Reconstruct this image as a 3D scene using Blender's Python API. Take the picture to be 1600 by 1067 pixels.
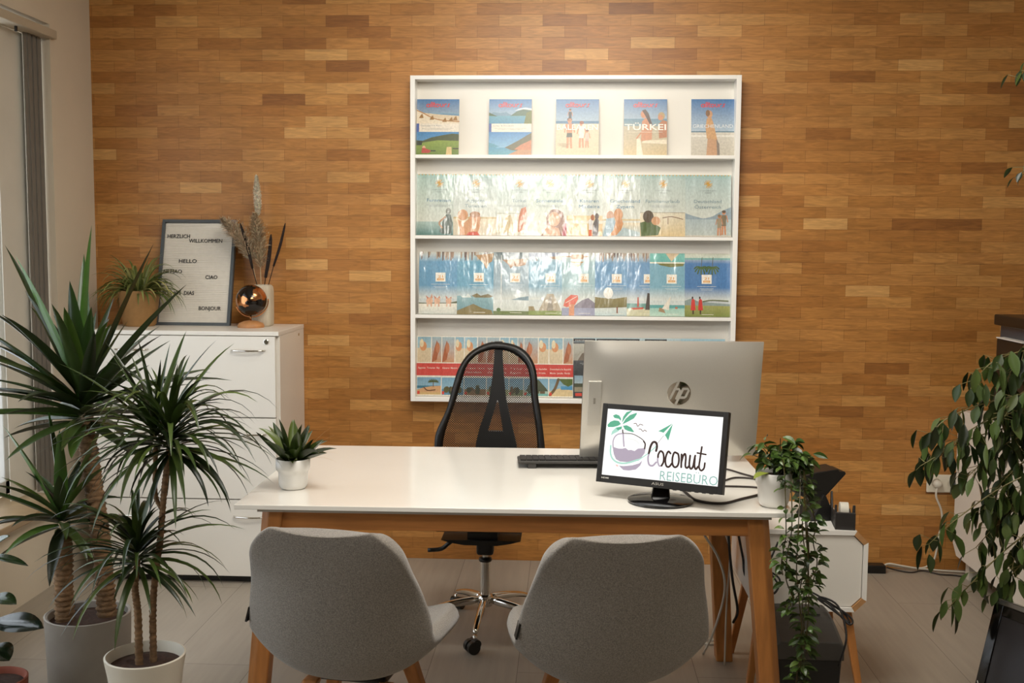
import bpy, math, random
from mathutils import Vector, Matrix
R = math.radians
C = bpy.context.scene.collection
for o in list(bpy.data.objects): bpy.data.objects.remove(o)
sc = bpy.context.scene
# ---------------------------------------------------------------- camera
cd = bpy.data.cameras.new('camera'); cam = bpy.data.objects.new('camera', cd); C.objects.link(cam)
F, CX, CZ, CD, PI_, YA, RO = 1697.5, .6981, 1.4322, 4.8355, .089, .0517, .0068
ax = Vector((-math.sin(YA)*math.cos(PI_), math.cos(YA)*math.cos(PI_), -math.sin(PI_)))
r0 = Vector((math.cos(YA), math.sin(YA), 0)); u0 = r0.cross(ax)
rr = r0*math.cos(RO)+u0*math.sin(RO); uu = u0*math.cos(RO)-r0*math.sin(RO)
m = Matrix((rr, uu, -ax)).transposed().to_4x4(); m.translation = (CX, -CD, CZ)
cam.matrix_world = m
cd.sensor_width = 36; cd.lens = F/1600*36; cd.clip_start = .05
sc.camera = cam
# ---------------------------------------------------------------- exposure
vs = sc.view_settings
vs.view_transform = 'Standard'; vs.look = 'None'; vs.gamma = 1; vs.use_curve_mapping = False
vs.exposure = 0.5
# ---------------------------------------------------------------- world (daylight outside the window)
w = bpy.data.worlds.new('world'); sc.world = w; w.use_nodes = True
w.node_tree.nodes['Background'].inputs[0].default_value = (.86, .93, 1, 1)
w.node_tree.nodes['Background'].inputs[1].default_value = 2.2
# ---------------------------------------------------------------- lights
def area(name, loc, tgt, sx, sy, power, col, spread=180):
    l = bpy.data.lights.new(name, 'AREA'); l.shape = 'RECTANGLE'; l.size = sx; l.size_y = sy
    l.energy = power; l.color = col; l.spread = R(spread)
    o = bpy.data.objects.new(name, l); C.objects.link(o); o.location = loc
    o.rotation_euler = (Vector(tgt)-Vector(loc)).to_track_quat('-Z', 'Y').to_euler(); return o
area('ceiling_light_front', (.65, -2.3, 2.66), (.65, -1.9, 0), 1.0, 1.0, 38, (1, .95, .87))
area('ceiling_light_rear', (.75, -4.2, 2.66), (.72, 0, 1.35), .9, .5, 6, (1, .95, .87), 80)
area('ceiling_light_back', (.75, -5.6, 2.66), (.72, -5.6, 0), 1.4, .6, 9, (1, .95, .87))
area('ceiling_light_wall', (.7, -1.3, 2.66), (.72, 0, 1.2), 1.0, .25, 7, (1, .94, .84), 120)
# ---------------------------------------------------------------- colour + materials
def lin(h):
    if not isinstance(h, str): return tuple(h)
    h = h.lstrip('#'); o = []
    for i in (0, 2, 4):
        c = int(h[i:i+2], 16)/255; o.append(c/12.92 if c <= .04045 else ((c+.055)/1.055)**2.4)
    return tuple(o)
MATS = {}
def mat(name, col, rough=.5, metal=0, var=.06, vs_=6, bump=0, bs=200, coat=0, crough=.1, attr=False, emit=0, rnd=False, bd=.002, stretch=None, spec=.5, sheen=0):
    if name in MATS: return MATS[name]
    m = bpy.data.materials.new(name); m.use_nodes = True; nt = m.node_tree; N = nt.nodes; L = nt.links
    b = N['Principled BSDF']; c = lin(col)
    tc = N.new('ShaderNodeTexCoord'); mp = N.new('ShaderNodeMapping'); L.new(tc.outputs['Object'], mp.inputs[0])
    if stretch: mp.inputs['Scale'].default_value = stretch
    n = N.new('ShaderNodeTexNoise'); n.inputs['Scale'].default_value = vs_; n.inputs['Detail'].default_value = 6; L.new(mp.outputs[0], n.inputs[0])
    mr = N.new('ShaderNodeMapRange'); mr.inputs[1].default_value = .25; mr.inputs[2].default_value = .75
    mr.inputs[3].default_value = 1-var; mr.inputs[4].default_value = 1+var; L.new(n.outputs[0], mr.inputs[0])
    vm = N.new('ShaderNodeVectorMath'); vm.operation = 'SCALE'; L.new(mr.outputs[0], vm.inputs['Scale'])
    if attr:
        a = N.new('ShaderNodeAttribute'); a.attribute_name = 'Col'
        v2 = N.new('ShaderNodeVectorMath'); v2.operation = 'MULTIPLY'; L.new(a.outputs['Color'], v2.inputs[0]); v2.inputs[1].default_value = c
        L.new(v2.outputs[0], vm.inputs[0])
    else: vm.inputs[0].default_value = c
    L.new(vm.outputs[0], b.inputs['Base Color'])
    b.inputs['Roughness'].default_value = rough; b.inputs['Metallic'].default_value = metal
    b.inputs['Specular IOR Level'].default_value = spec
    b.inputs['Coat Weight'].default_value = coat; b.inputs['Coat Roughness'].default_value = crough
    if sheen: b.inputs['Sheen Weight'].default_value = sheen; b.inputs['Sheen Roughness'].default_value = .5
    if rnd:
        oi = N.new('ShaderNodeObjectInfo'); ml = N.new('ShaderNodeMath'); ml.operation = 'MULTIPLY'; ml.inputs[1].default_value = 9; L.new(oi.outputs['Random'], ml.inputs[0]); cx = N.new('ShaderNodeCombineXYZ'); L.new(ml.outputs[0], cx.inputs[0]); L.new(ml.outputs[0], cx.inputs[2]); L.new(cx.outputs[0], mp.inputs['Location'])
    if emit:
        b.inputs['Base Color'].default_value = (0, 0, 0, 1); L.remove(b.inputs['Base Color'].links[0])
        L.new(vm.outputs[0], b.inputs['Emission Color']); b.inputs['Emission Strength'].default_value = emit
    if bump:
        n2 = N.new('ShaderNodeTexNoise'); n2.inputs['Scale'].default_value = bs; n2.inputs['Detail'].default_value = 4; L.new(mp.outputs[0], n2.inputs[0])
        bp = N.new('ShaderNodeBump'); bp.inputs['Strength'].default_value = bump; bp.inputs['Distance'].default_value = bd
        L.new(n2.outputs[0], bp.inputs['Height']); L.new(bp.outputs[0], b.inputs['Normal'])
        if coat: L.new(bp.outputs[0], b.inputs['Coat Normal'])
    MATS[name] = m; return m
# ---------------------------------------------------------------- mesh builder
class MB:
    def __init__(s): s.v = []; s.f = []; s.c = []; s.m = []; s.col = (1, 1, 1); s.mi = 0; s.X = None
    def vert(s, p, col=None):
        p = Vector(p)
        if s.X is not None: p = s.X @ p
        s.v.append(p); s.c.append(col or s.col); return len(s.v)-1
    def face(s, idx): s.f.append(tuple(idx)); s.m.append(s.mi)
    def box(s, a, b, rot=None, piv=None):
        (x0, y0, z0), (x1, y1, z1) = a, b
        P = [(x0,y0,z0),(x1,y0,z0),(x1,y1,z0),(x0,y1,z0),(x0,y0,z1),(x1,y0,z1),(x1,y1,z1),(x0,y1,z1)]
        if rot is not None:
            pv = Vector(piv or ((x0+x1)/2, (y0+y1)/2, (z0+z1)/2)); P = [rot @ (Vector(p)-pv)+pv for p in P]
        i = [s.vert(p) for p in P]
        for q in ((0,3,2,1),(4,5,6,7),(0,1,5,4),(1,2,6,5),(2,3,7,6),(3,0,4,7)): s.face([i[k] for k in q])
        return s
    def prism(s, poly, z0, z1, axis='z'):
        f = {'z': lambda a, b, c: (a, b, c), 'y': lambda a, b, c: (a, c, b), 'x': lambda a, b, c: (c, a, b)}[axis]
        lo = [s.vert(f(a, b, z0)) for a, b in poly]; hi = [s.vert(f(a, b, z1)) for a, b in poly]; n = len(poly)
        s.face(lo[::-1]); s.face(hi)
        for k in range(n): s.face((lo[k], lo[(k+1) % n], hi[(k+1) % n], hi[k]))
        return s
    def quadframe(s, A, B):            # 4-corner bar between two rings of 4 points
        a = [s.vert(p) for p in A]; b = [s.vert(p) for p in B]
        s.face(a[::-1]); s.face(b)
        for k in range(len(a)): s.face((a[k], a[(k+1) % len(a)], b[(k+1) % len(a)], b[k]))
        return s
    def tube(s, pts, r, n=8, closed=False, cap=True):
        pts = [Vector(p) for p in pts]; m_ = len(pts); rs = r if isinstance(r, (list, tuple)) else [r]*m_
        rings = []; up = None
        for k in range(m_):
            if closed: t = pts[(k+1) % m_]-pts[k-1]
            else: t = pts[min(k+1, m_-1)]-pts[max(k-1, 0)]
            t = t.normalized() if t.length > 1e-9 else Vector((0, 0, 1))
            if up is None: up = Vector((0, 0, 1)) if abs(t.z) < .9 else Vector((1, 0, 0))
            a = t.cross(up).normalized(); b = a.cross(t); up = b
            rings.append([s.vert(pts[k]+(a*math.cos(2*math.pi*j/n)+b*math.sin(2*math.pi*j/n))*rs[k]) for j in range(n)])
        for k in range(m_ if closed else m_-1):
            p, q = rings[k], rings[(k+1) % m_]
            for j in range(n): s.face((p[j], p[(j+1) % n], q[(j+1) % n], q[j]))
        if not closed and cap: s.face(rings[0][::-1]); s.face(rings[-1])
        return s
    def lathe(s, prof, n=32, c=(0, 0, 0), sx=1, sy=1):
        rings = []
        for r_, z in prof:
            if r_ < 1e-6: rings.append([s.vert((c[0], c[1], c[2]+z))])
            else: rings.append([s.vert((c[0]+r_*sx*math.cos(2*math.pi*j/n), c[1]+r_*sy*math.sin(2*math.pi*j/n), c[2]+z)) for j in range(n)])
        for p, q in zip(rings, rings[1:]):
            for j in range(n):
                a, b = p[j % len(p)], p[(j+1) % len(p)]; d, e = q[j % len(q)], q[(j+1) % len(q)]
                if len(p) == 1 and len(q) == 1: continue
                if len(p) == 1: s.face((a, e, d))
                elif len(q) == 1: s.face((a, b, d))
                else: s.face((a, b, e, d))
        return s
    def leaf(s, base, d, L, w, droop=.3, n=7, fold=.25, wide=.45, twist=0, col=None, b0=0, side=None):
        base = Vector(base); d = Vector(d).normalized(); up = Vector((0, 0, 1))
        if side is None:
            sd = d.cross(up)
            if sd.length < .05: sd = Vector((math.cos(twist*7), math.sin(twist*7), 0))
        else: sd = Vector(side)
        sd.normalize()
        if twist: sd = Matrix.Rotation(twist, 3, d) @ sd
        rows = []; p = base.copy(); dd = d.copy(); st = L/n
        for k in range(n+1):
            t = k/n
            wk = w*(math.sin(math.pi*min(1, (t/wide)*.5)) if t < wide else math.cos(math.pi/2*((t-wide)/(1-wide)))**.8 if t < 1 else 0)
            if b0 and t < wide: wk = w*(b0+(1-b0)*math.sin(math.pi*.5*t/wide))
            wk = max(wk, w*.12 if t < .5 else w*.02)
            nrm = sd.cross(dd).normalized()
            if k == n: rows.append([s.vert(p, col)])
            else:
                rows.append([s.vert(p-sd*wk/2+nrm*wk*fold, col), s.vert(p, col), s.vert(p+sd*wk/2+nrm*wk*fold, col)])
            dd = (dd+Vector((0, 0, -droop*2*(t+.15)/n))).normalized(); sd = (sd-dd*sd.dot(dd)).normalized(); p = p+dd*st
        for a, b in zip(rows, rows[1:]):
            if len(b) == 1: s.face((a[0], a[1], b[0])); s.face((a[1], a[2], b[0]))
            else: s.face((a[0], a[1], b[1], b[0])); s.face((a[1], a[2], b[2], b[1]))
        return p
    def build(s, name, mats, parent=None, smooth=False, bevel=0, loc=None, rotz=0, sub=0, solid=0, auto=None):
        me = bpy.data.meshes.new(name); me.from_pydata([tuple(v) for v in s.v], [], s.f)
        for mm in (mats if isinstance(mats, (list, tuple)) else [mats]): me.materials.append(mm)
        me.polygons.foreach_set('material_index', s.m)
        ca = me.color_attributes.new('Col', 'FLOAT_COLOR', 'POINT')
        fl = []
        for c in s.c: fl += [c[0], c[1], c[2], 1]
        ca.data.foreach_set('color', fl)
        if smooth:
            me.polygons.foreach_set('use_smooth', [True]*len(me.polygons))
            if auto:
                me.set_sharp_from_angle(angle=R(auto))
        me.update()
        o = bpy.data.objects.new(name, me); C.objects.link(o)
        if parent: o.parent = parent
        if loc: o.location = loc
        if rotz: o.rotation_euler = (0, 0, rotz)
        if solid:
            md = o.modifiers.new('solid', 'SOLIDIFY'); md.thickness = solid; md.offset = 0
        if bevel:
            md = o.modifiers.new('bevel', 'BEVEL'); md.width = bevel; md.segments = 3; md.limit_method = 'ANGLE'; md.angle_limit = R(40)
        if sub:
            md = o.modifiers.new('sub', 'SUBSURF'); md.levels = sub; md.render_levels = sub
        return o
def tag(o, label, cat, group=None, kind=None):
    o['label'] = label; o['category'] = cat
    if group: o['group'] = group
    if kind: o['kind'] = kind
    return o
def thing(name, label, cat, loc=(0, 0, 0), rotz=0, group=None):
    o = bpy.data.objects.new(name, None); C.objects.link(o); o.location = loc; o.rotation_euler = (0, 0, rotz); o.empty_display_size = .05
    return tag(o, label, cat, group)
def struct(o): o['kind'] = 'structure'; return o
def smooth(pts, n=6):
    P = [Vector(p) for p in pts]; out = []
    Q = [P[0]*2-P[1]]+P+[P[-1]*2-P[-2]]
    for i in range(1, len(Q)-2):
        a, b, c, d = Q[i-1:i+3]
        for k in range(n):
            t = k/n; out.append(.5*((2*b)+(c-a)*t+(2*a-5*b+4*c-d)*t*t+(3*b-a-3*c+d)*t**3))
    out.append(P[-1]); return out
def sm2(pts, n=5): return [(p.x, p.y) for p in smooth([(a, b, 0) for a, b in pts], n)]
def text_tris(txt, bold=0, shear=0):
    cu = bpy.data.curves.new('t', 'FONT'); cu.body = txt; cu.resolution_u = 2; cu.offset = bold; cu.shear = shear
    o = bpy.data.objects.new('t', cu); C.objects.link(o)
    dg = bpy.context.evaluated_depsgraph_get(); me = bpy.data.meshes.new_from_object(o.evaluated_get(dg))
    vs_ = [(v.co.x, v.co.y) for v in me.vertices]; fs = [tuple(p.vertices) for p in me.polygons]
    bpy.data.objects.remove(o); bpy.data.curves.remove(cu); bpy.data.meshes.remove(me)
    return vs_, fs
class Art:
    """flat printed picture in the local XZ plane (x right, z up, facing -y); each shape a hair in front of the last"""
    def __init__(s, mb, w, h, y=0, step=.00008, org=(0, 0)): s.mb = mb; s.w = w; s.h = h; s.y = y; s.st = step; s.k = 0; s.o = org; s.us = 1; s.vf = 1
    def P(s, u, v, col): return s.mb.vert((s.o[0]+u*s.us*s.w, s.y-s.k*s.st, s.o[1]+v*s.h), col)
    def poly(s, pts, col, col2=None):
        s.k += 1; c = lin(col); c2 = lin(col2) if col2 else c
        v0 = min(p[1] for p in pts); v1 = max(p[1] for p in pts)
        idx = []
        for u, v in pts:
            t = (v-v0)/(v1-v0+1e-9); idx.append(s.P(u, v, tuple(c[i]*(1-t)+c2[i]*t for i in range(3))))
        s.mb.face(idx)
    def rect(s, u0, v0, u1, v1, col, col2=None): s.poly([(u0, v0), (u1, v0), (u1, v1), (u0, v1)], col, col2)
    def ell(s, u, v, ru, rv, col, n=16): s.poly([(u+ru*math.cos(2*math.pi*k/n), v+rv*math.sin(2*math.pi*k/n)) for k in range(n)], col)
    def stroke(s, pts, wd, col, n=5, sm=True):
        """wd in metres; constant-width ribbon with round ends"""
        s.k += 1; c = lin(col)
        q = sm2(pts, n) if sm and len(pts) > 2 else pts
        q = [Vector((a*s.us*s.w, b*s.h)) for a, b in q]; prev = None
        for i, p in enumerate(q):
            t = (q[min(i+1, len(q)-1)]-q[max(i-1, 0)]).normalized(); nn = Vector((-t.y, t.x))*wd/2
            a = s.mb.vert((s.o[0]+p.x+nn.x, s.y-s.k*s.st, s.o[1]+p.y+nn.y), c); b = s.mb.vert((s.o[0]+p.x-nn.x, s.y-s.k*s.st, s.o[1]+p.y-nn.y), c)
            if prev: s.mb.face((prev[0], prev[1], b, a))
            prev = (a, b)
        for p in (q[0], q[-1]):
            s.mb.face([s.mb.vert((s.o[0]+p.x+wd/2*math.cos(k*math.pi/4), s.y-s.k*s.st, s.o[1]+p.y+wd/2*math.sin(k*math.pi/4)), c) for k in range(8)])
    def text(s, txt, u, v, hgt, col, bold=0, align='c', width=None, shear=0):
        """hgt = cap height in metres, (u, v) = baseline anchor; width = fit to this width in metres"""
        s.k += 1; c = lin(col); vs_, fs = text_tris(txt, bold, shear)
        if not vs_: return
        x0 = min(p[0] for p in vs_); x1 = max(p[0] for p in vs_); sx = sy = hgt/.70
        if width: sx = width/(x1-x0)
        off = {'c': -(x0+x1)/2, 'l': -x0, 'r': -x1}[align]
        b = len(s.mb.v)
        for x, y in vs_: s.mb.vert((s.o[0]+u*s.us*s.w+(x+off)*sx, s.y-s.k*s.st, s.o[1]+v*s.h+y*sy), c)
        for f in fs: s.mb.face([b+i for i in f])
RND = random.Random(7)
def jit(c, a, r=RND): k = 1+r.uniform(-a, a); return (c[0]*k*(1+r.uniform(-a, a)*.4), c[1]*k, c[2]*k)
# materials in common
white = mat('white_laminate', '#ebe6dc', .32, var=.02)
white_lip = mat('white_lacquer', '#f5f2eb', .25, var=.015)
blackp = mat('black_plastic', '#171615', .4, var=.1)
chrome = mat('chrome', '#d8d4cc', .08, 1, var=.02)
oak = mat('oak_wood', '#b5763c', .42, var=.25, vs_=9, stretch=(6, 6, .6), bump=.1, bs=60)
oak_x = mat('oak_wood_long', '#b5763c', .42, var=.25, vs_=9, stretch=(.5, 6, 6), bump=.1, bs=60)
leafm = mat('leaf_green', '#f6eed0', .34, var=.12, vs_=25, attr=True)
soil = mat('soil', '#3a2417', .95, var=.5, vs_=90, bump=1, bs=90)
bark = mat('cane_bark', '#7f6244', .9, var=.5, vs_=45, bump=1, bs=70, bd=.004, stretch=(1, 1, 2))
printm = mat('printed_paper', '#f3efe8', .38, var=.16, vs_=110, rnd=True, attr=True, coat=.25, crough=.2)
foilm = mat('foil_wrapped_print', '#f6f2ea', .34, var=.16, vs_=110, attr=True, coat=.7, crough=.12, bump=1, bs=5, rnd=True, bd=.010, stretch=(1.6, 1, .7))
# ================================================================ the room
def wallmat():
    m = bpy.data.materials.new('parquet_wall'); m.use_nodes = True; nt = m.node_tree; N = nt.nodes; L = nt.links; b = N['Principled BSDF']
    tc = N.new('ShaderNodeTexCoord'); sx = N.new('ShaderNodeSeparateXYZ'); L.new(tc.outputs['Object'], sx.inputs[0])
    cb = N.new('ShaderNodeCombineXYZ'); L.new(sx.outputs['X'], cb.inputs['X']); L.new(sx.outputs['Z'], cb.inputs['Y'])
    def brick(w_, off, name):
        k = N.new('ShaderNodeTexBrick'); k.offset = off; k.offset_frequency = 2; k.squash = 1
        k.inputs['Scale'].default_value = 1; k.inputs['Brick Width'].default_value = w_; k.inputs['Row Height'].default_value = .0486
        k.inputs['Mortar Size'].default_value = .0005; k.inputs['Mortar Smooth'].default_value = .1
        k.inputs['Color1'].default_value = (0, 0, 0, 1); k.inputs['Color2'].default_value = (1, 1, 1, 1); k.inputs['Mortar'].default_value = (.0, .0, .0, 1)
        L.new(cb.outputs[0], k.inputs[0]); return k
    k = brick(.191, .5, 'a')
    rp = N.new('ShaderNodeValToRGB'); L.new(k.outputs['Color'], rp.inputs[0]); e = rp.color_ramp.elements
    e[0].position = 0; e[0].color = (*lin('#8c5928'), 1); e[1].position = 1; e[1].color = (*lin('#cb9a5c'), 1)
    for p, c in ((.05, '#a46c32'), (.3, '#ac7538'), (.65, '#b57d40'), (.93, '#bd8849')):
        q = e.new(p); q.color = (*lin(c), 1)
    # fine grain along each stave and slow tone drift across the panels
    mp = N.new('ShaderNodeMapping'); mp.inputs['Scale'].default_value = (9, 1, 75); L.new(tc.outputs['Object'], mp.inputs[0])
    n = N.new('ShaderNodeTexNoise'); n.inputs['Scale'].default_value = 1; n.inputs['Detail'].default_value = 7; n.inputs['Distortion'].default_value = 1.6; L.new(mp.outputs[0], n.inputs[0])
    n2 = N.new('ShaderNodeTexNoise'); n2.inputs['Scale'].default_value = 1.6; n2.inputs['Detail'].default_value = 3; L.new(tc.outputs['Object'], n2.inputs[0])
    ma = N.new('ShaderNodeMapRange'); ma.inputs[1].default_value = .3; ma.inputs[2].default_value = .7; ma.inputs[3].default_value = .78; ma.inputs[4].default_value = 1.2; L.new(n.outputs[0], ma.inputs[0])
    mb_ = N.new('ShaderNodeMapRange'); mb_.inputs[1].default_value = .3; mb_.inputs[2].default_value = .7; mb_.inputs[3].default_value = .86; mb_.inputs[4].default_value = 1.12; L.new(n2.outputs[0], mb_.inputs[0])
    mu = N.new('ShaderNodeMath'); mu.operation = 'MULTIPLY'; L.new(ma.outputs[0], mu.inputs[0]); L.new(mb_.outputs[0], mu.inputs[1])
    # dark joints between staves
    jn = N.new('ShaderNodeMapRange'); jn.inputs[3].default_value = 1; jn.inputs[4].default_value = .6; L.new(k.outputs['Fac'], jn.inputs[0])
    m2 = N.new('ShaderNodeMath'); m2.operation = 'MULTIPLY'; L.new(mu.outputs[0], m2.inputs[0]); L.new(jn.outputs[0], m2.inputs[1])
    vm = N.new('ShaderNodeVectorMath'); vm.operation = 'SCALE'; L.new(rp.outputs[0], vm.inputs[0]); L.new(m2.outputs[0], vm.inputs['Scale'])
    L.new(vm.outputs[0], b.inputs['Base Color']); b.inputs['Roughness'].default_value = .42
    bp = N.new('ShaderNodeBump'); bp.inputs['Strength'].default_value = .25; bp.inputs['Distance'].default_value = .001
    L.new(m2.outputs[0], bp.inputs['Height']); L.new(bp.outputs[0], b.inputs['Normal'])
    return m
def floormat():
    m = bpy.data.materials.new('vinyl_plank_floor'); m.use_nodes = True; nt = m.node_tree; N = nt.nodes; L = nt.links; b = N['Principled BSDF']
    tc = N.new('ShaderNodeTexCoord'); sx = N.new('ShaderNodeSeparateXYZ'); L.new(tc.outputs['Object'], sx.inputs[0])
    ad = N.new('ShaderNodeMath'); ad.operation = 'ADD'; ad.inputs[1].default_value = .36; L.new(sx.outputs['X'], ad.inputs[0])
    cb = N.new('ShaderNodeCombineXYZ'); L.new(sx.outputs['Y'], cb.inputs['X']); L.new(ad.outputs[0], cb.inputs['Y'])
    k = N.new('ShaderNodeTexBrick'); k.offset = .37; k.inputs['Scale'].default_value = 1; k.inputs['Brick Width'].default_value = 1.3; k.inputs['Row Height'].default_value = .3
    k.inputs['Mortar Size'].default_value = .0012; k.inputs['Color1'].default_value = (*lin('#9d9385'), 1); k.inputs['Color2'].default_value = (*lin('#a59b8d'), 1); k.inputs['Mortar'].default_value = (*lin('#6d655a'), 1)
    L.new(cb.outputs[0], k.inputs[0])
    mp = N.new('ShaderNodeMapping'); mp.inputs['Scale'].default_value = (40, 3, 1); L.new(tc.outputs['Object'], mp.inputs[0])
    n = N.new('ShaderNodeTexNoise'); n.inputs['Scale'].default_value = 1; n.inputs['Detail'].default_value = 6; L.new(mp.outputs[0], n.inputs[0])
    mr = N.new('ShaderNodeMapRange'); mr.inputs[1].default_value = .3; mr.inputs[2].default_value = .7; mr.inputs[3].default_value = .93; mr.inputs[4].default_value = 1.06; L.new(n.outputs[0], mr.inputs[0])
    vm = N.new('ShaderNodeVectorMath'); vm.operation = 'SCALE'; L.new(k.outputs[0], vm.inputs[0]); L.new(mr.outputs[0], vm.inputs['Scale'])
    L.new(vm.outputs[0], b.inputs['Base Color']); b.inputs['Roughness'].default_value = .45
    return m
plaster = mat('beige_plaster', '#dccfba', .85, var=.03, vs_=4, bump=.15, bs=150)
ceilm = mat('ceiling_paint', '#e4dccb', .9, var=.02)
XR, YF, ZC = 3.3, -7.2, 2.7
struct(MB().box((-1.9, YF-.1, -.1), (XR+.1, .1, 0)).build('floor', floormat()))
struct(MB().box((-1.9, YF-.1, ZC), (XR+.1, .1, ZC+.1)).build('ceiling', ceilm))
struct(MB().box((-1.9, 0, 0), (XR+.1, .1, ZC)).build('wall_back', wallmat()))
struct(MB().box((XR, YF, 0), (XR+.1, 0, ZC)).build('wall_right', plaster))
struct(MB().box((-1.9, YF-.1, 0), (XR+.1, YF, ZC)).build('wall_front', mat('dark_brown_wall', '#3b2c20', .8)))
WY0, WY1, WZ0, WZ1, XL = -3.6, -.384, .335, 2.32, -1.4435
b = MB(); b.box((XL-.3, WY1, 0), (XL, 0, ZC)); b.box((XL-.3, YF, 0), (XL, WY0, ZC)); b.box((XL-.3, WY0, 0), (XL, WY1, WZ0)); b.box((XL-.3, WY0, WZ1), (XL, WY1, ZC))
struct(b.build('wall_left', plaster))
struct(MB().box((XL-.22, WY0, WZ0), (XL+.05, WY1, WZ0+.03)).build('trim_1', mat('sill_stone', '#a48a68', .4, var=.12, vs_=12), bevel=.006))
wf = MB()
for y in (WY0, -2.02, WY1-.06): wf.box((XL-.28, y, WZ0+.03), (XL-.22, y+.06, WZ1))
for z in (WZ0+.03, WZ1-.06): wf.box((XL-.28, WY0, z), (XL-.22, WY1, z+.06))
fr = struct(wf.build('window_1', mat('window_frame_white', '#d9d6cf', .35), bevel=.004))
gm = bpy.data.materials.new('window_glass'); gm.use_nodes = True
gb = gm.node_tree.nodes['Principled BSDF']; gb.inputs['Transmission Weight'].default_value = 1; gb.inputs['Roughness'].default_value = 0; gb.inputs['IOR'].default_value = 1.05
MB().box((XL-.256, WY0, WZ0+.03), (XL-.25, WY1, WZ1)).build('window_glass', gm, fr)
# panel blind hanging in the window recess
pb = thing('panel_blind', 'grey vertical fabric blind bunched at the right end of the window beside the wooden wall', 'blind', (XL-.028, -.392, 2.262))
MB().box((-.03, -2.9, .0), (.05, .03, .035)).build('rail', mat('rail_white', '#bdb09a', .5), pb, bevel=.004)
sl = mat('slat_grey_fabric', '#7d776e', .9, var=.25, vs_=60, stretch=(8, 8, .3))
for k in range(7):
    y = -.010-k*.0195
    MB().box((-.012+.006*(k % 2), y-.011, -1.86), (-.006+.006*(k % 2), y+.012, 0)).build('slat', sl, pb)
MB().box((-.036, -.31, -1.86), (-.033, -.10, 0)).build('panel', mat('panel_fabric', '#dad5c8', .9, var=.05), pb)
MB().tube([(.02, -.25, .0), (.02, -.25, -.02)], .006).build('glider', blackp, pb)
# ================================================================ shelf unit with brochures
SX0, SX1, SZ0, SZ1, SY = .004, 1.424, .737, 2.157, -.09
sh = thing('brochure_shelf', 'white wall-mounted display shelf with four rows of travel brochures on the wooden wall', 'shelf', (SX0, 0, SZ0))
b = MB(); W_ = SX1-SX0; H_ = SZ1-SZ0
b.box((0, SY, 0), (.021, -.001, H_)); b.box((W_-.021, SY, 0), (W_, -.001, H_)); b.box((.021, SY, 0), (W_-.021, -.001, .020)); b.box((.021, SY, H_-.017), (W_-.021, -.001, H_))
b.build('frame', white_lip, sh, bevel=.0015)
MB().box((.021, -.011, .02), (W_-.021, -.001, H_-.017)).build('back_panel', white, sh)
for z in (1.819, 1.470, 1.122):
    MB().box((.021, SY+.001, z-.015-SZ0), (W_-.021, -.011, z-SZ0)).build('shelf_board', white_lip, sh, bevel=.0015)
SKIN, SKIN2 = '#c98a62', '#b5764f'
def person(a, u, v, s, top='#e8e0d8', low='#6b6f80', hair='#5a3a28', skin=SKIN):
    """small standing printed figure: feet at (u, v), height s (in v units)"""
    k = a.h/a.w; x = lambda q: u+q*s*k
    a.poly([(x(-.1), v), (x(-.03), v), (x(-.01), v+s*.45), (x(.03), v), (x(.09), v), (x(.07), v+s*.5), (x(-.09), v+s*.5)], skin)
    a.poly([(x(-.10), v+s*.36), (x(.09), v+s*.36), (x(.08), v+s*.52), (x(-.08), v+s*.52)], low)
    a.poly([(x(-.09), v+s*.5), (x(.08), v+s*.5), (x(.12), v+s*.8), (x(-.12), v+s*.8)], top)
    a.poly([(x(-.12), v+s*.8), (x(-.09), v+s*.78), (x(-.15), v+s*.5), (x(-.18), v+s*.52)], skin)
    a.poly([(x(.12), v+s*.8), (x(.09), v+s*.78), (x(.14), v+s*.5), (x(.18), v+s*.52)], skin)
    a.ell(u, v+s*.9, .075*s*k, .085*s, skin, 10); a.ell(u, v+s*.94, .08*s*k, .06*s, hair, 10)
def alltours(a):
    k = a.h/a.w; c = '#e23b2e'; y0 = .86; hh = .062
    def S(pts): a.stroke([(.23+p[0]*.56/6.9, y0+p[1]*hh) for p in pts], .0034, c, 4)
    def O(x): S([(x+.45*math.cos(t*math.pi/6), .4+.4*math.sin(t*math.pi/6)) for t in range(13)])
    O(.45); S([(.95, 0), (.95, .85)]); S([(1.35, 0), (1.35, 1.35)]); S([(1.75, 0), (1.75, 1.35)])
    S([(2.2, 1.3), (2.2, .2), (2.4, 0), (2.6, .02)]); S([(2.0, .85), (2.6, .85)])
    O(3.2); S([(4.0, .85), (4.0, .3), (4.35, 0), (4.7, .3), (4.7, .85)]); S([(5.1, 0), (5.1, .55), (5.45, .85), (5.75, .8)]); S([(6.7, .85), (6.3, .75), (6.45, .15), (5.95, .02)])
def smalltext(a, u, v, wd, n=2, col='#8a98a4'):
    for i in range(n): a.rect(u-wd/2*(1-.2*i), v-.02*i, u+wd/2*(1-.2*i), v-.02*i+.006, col)
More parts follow.
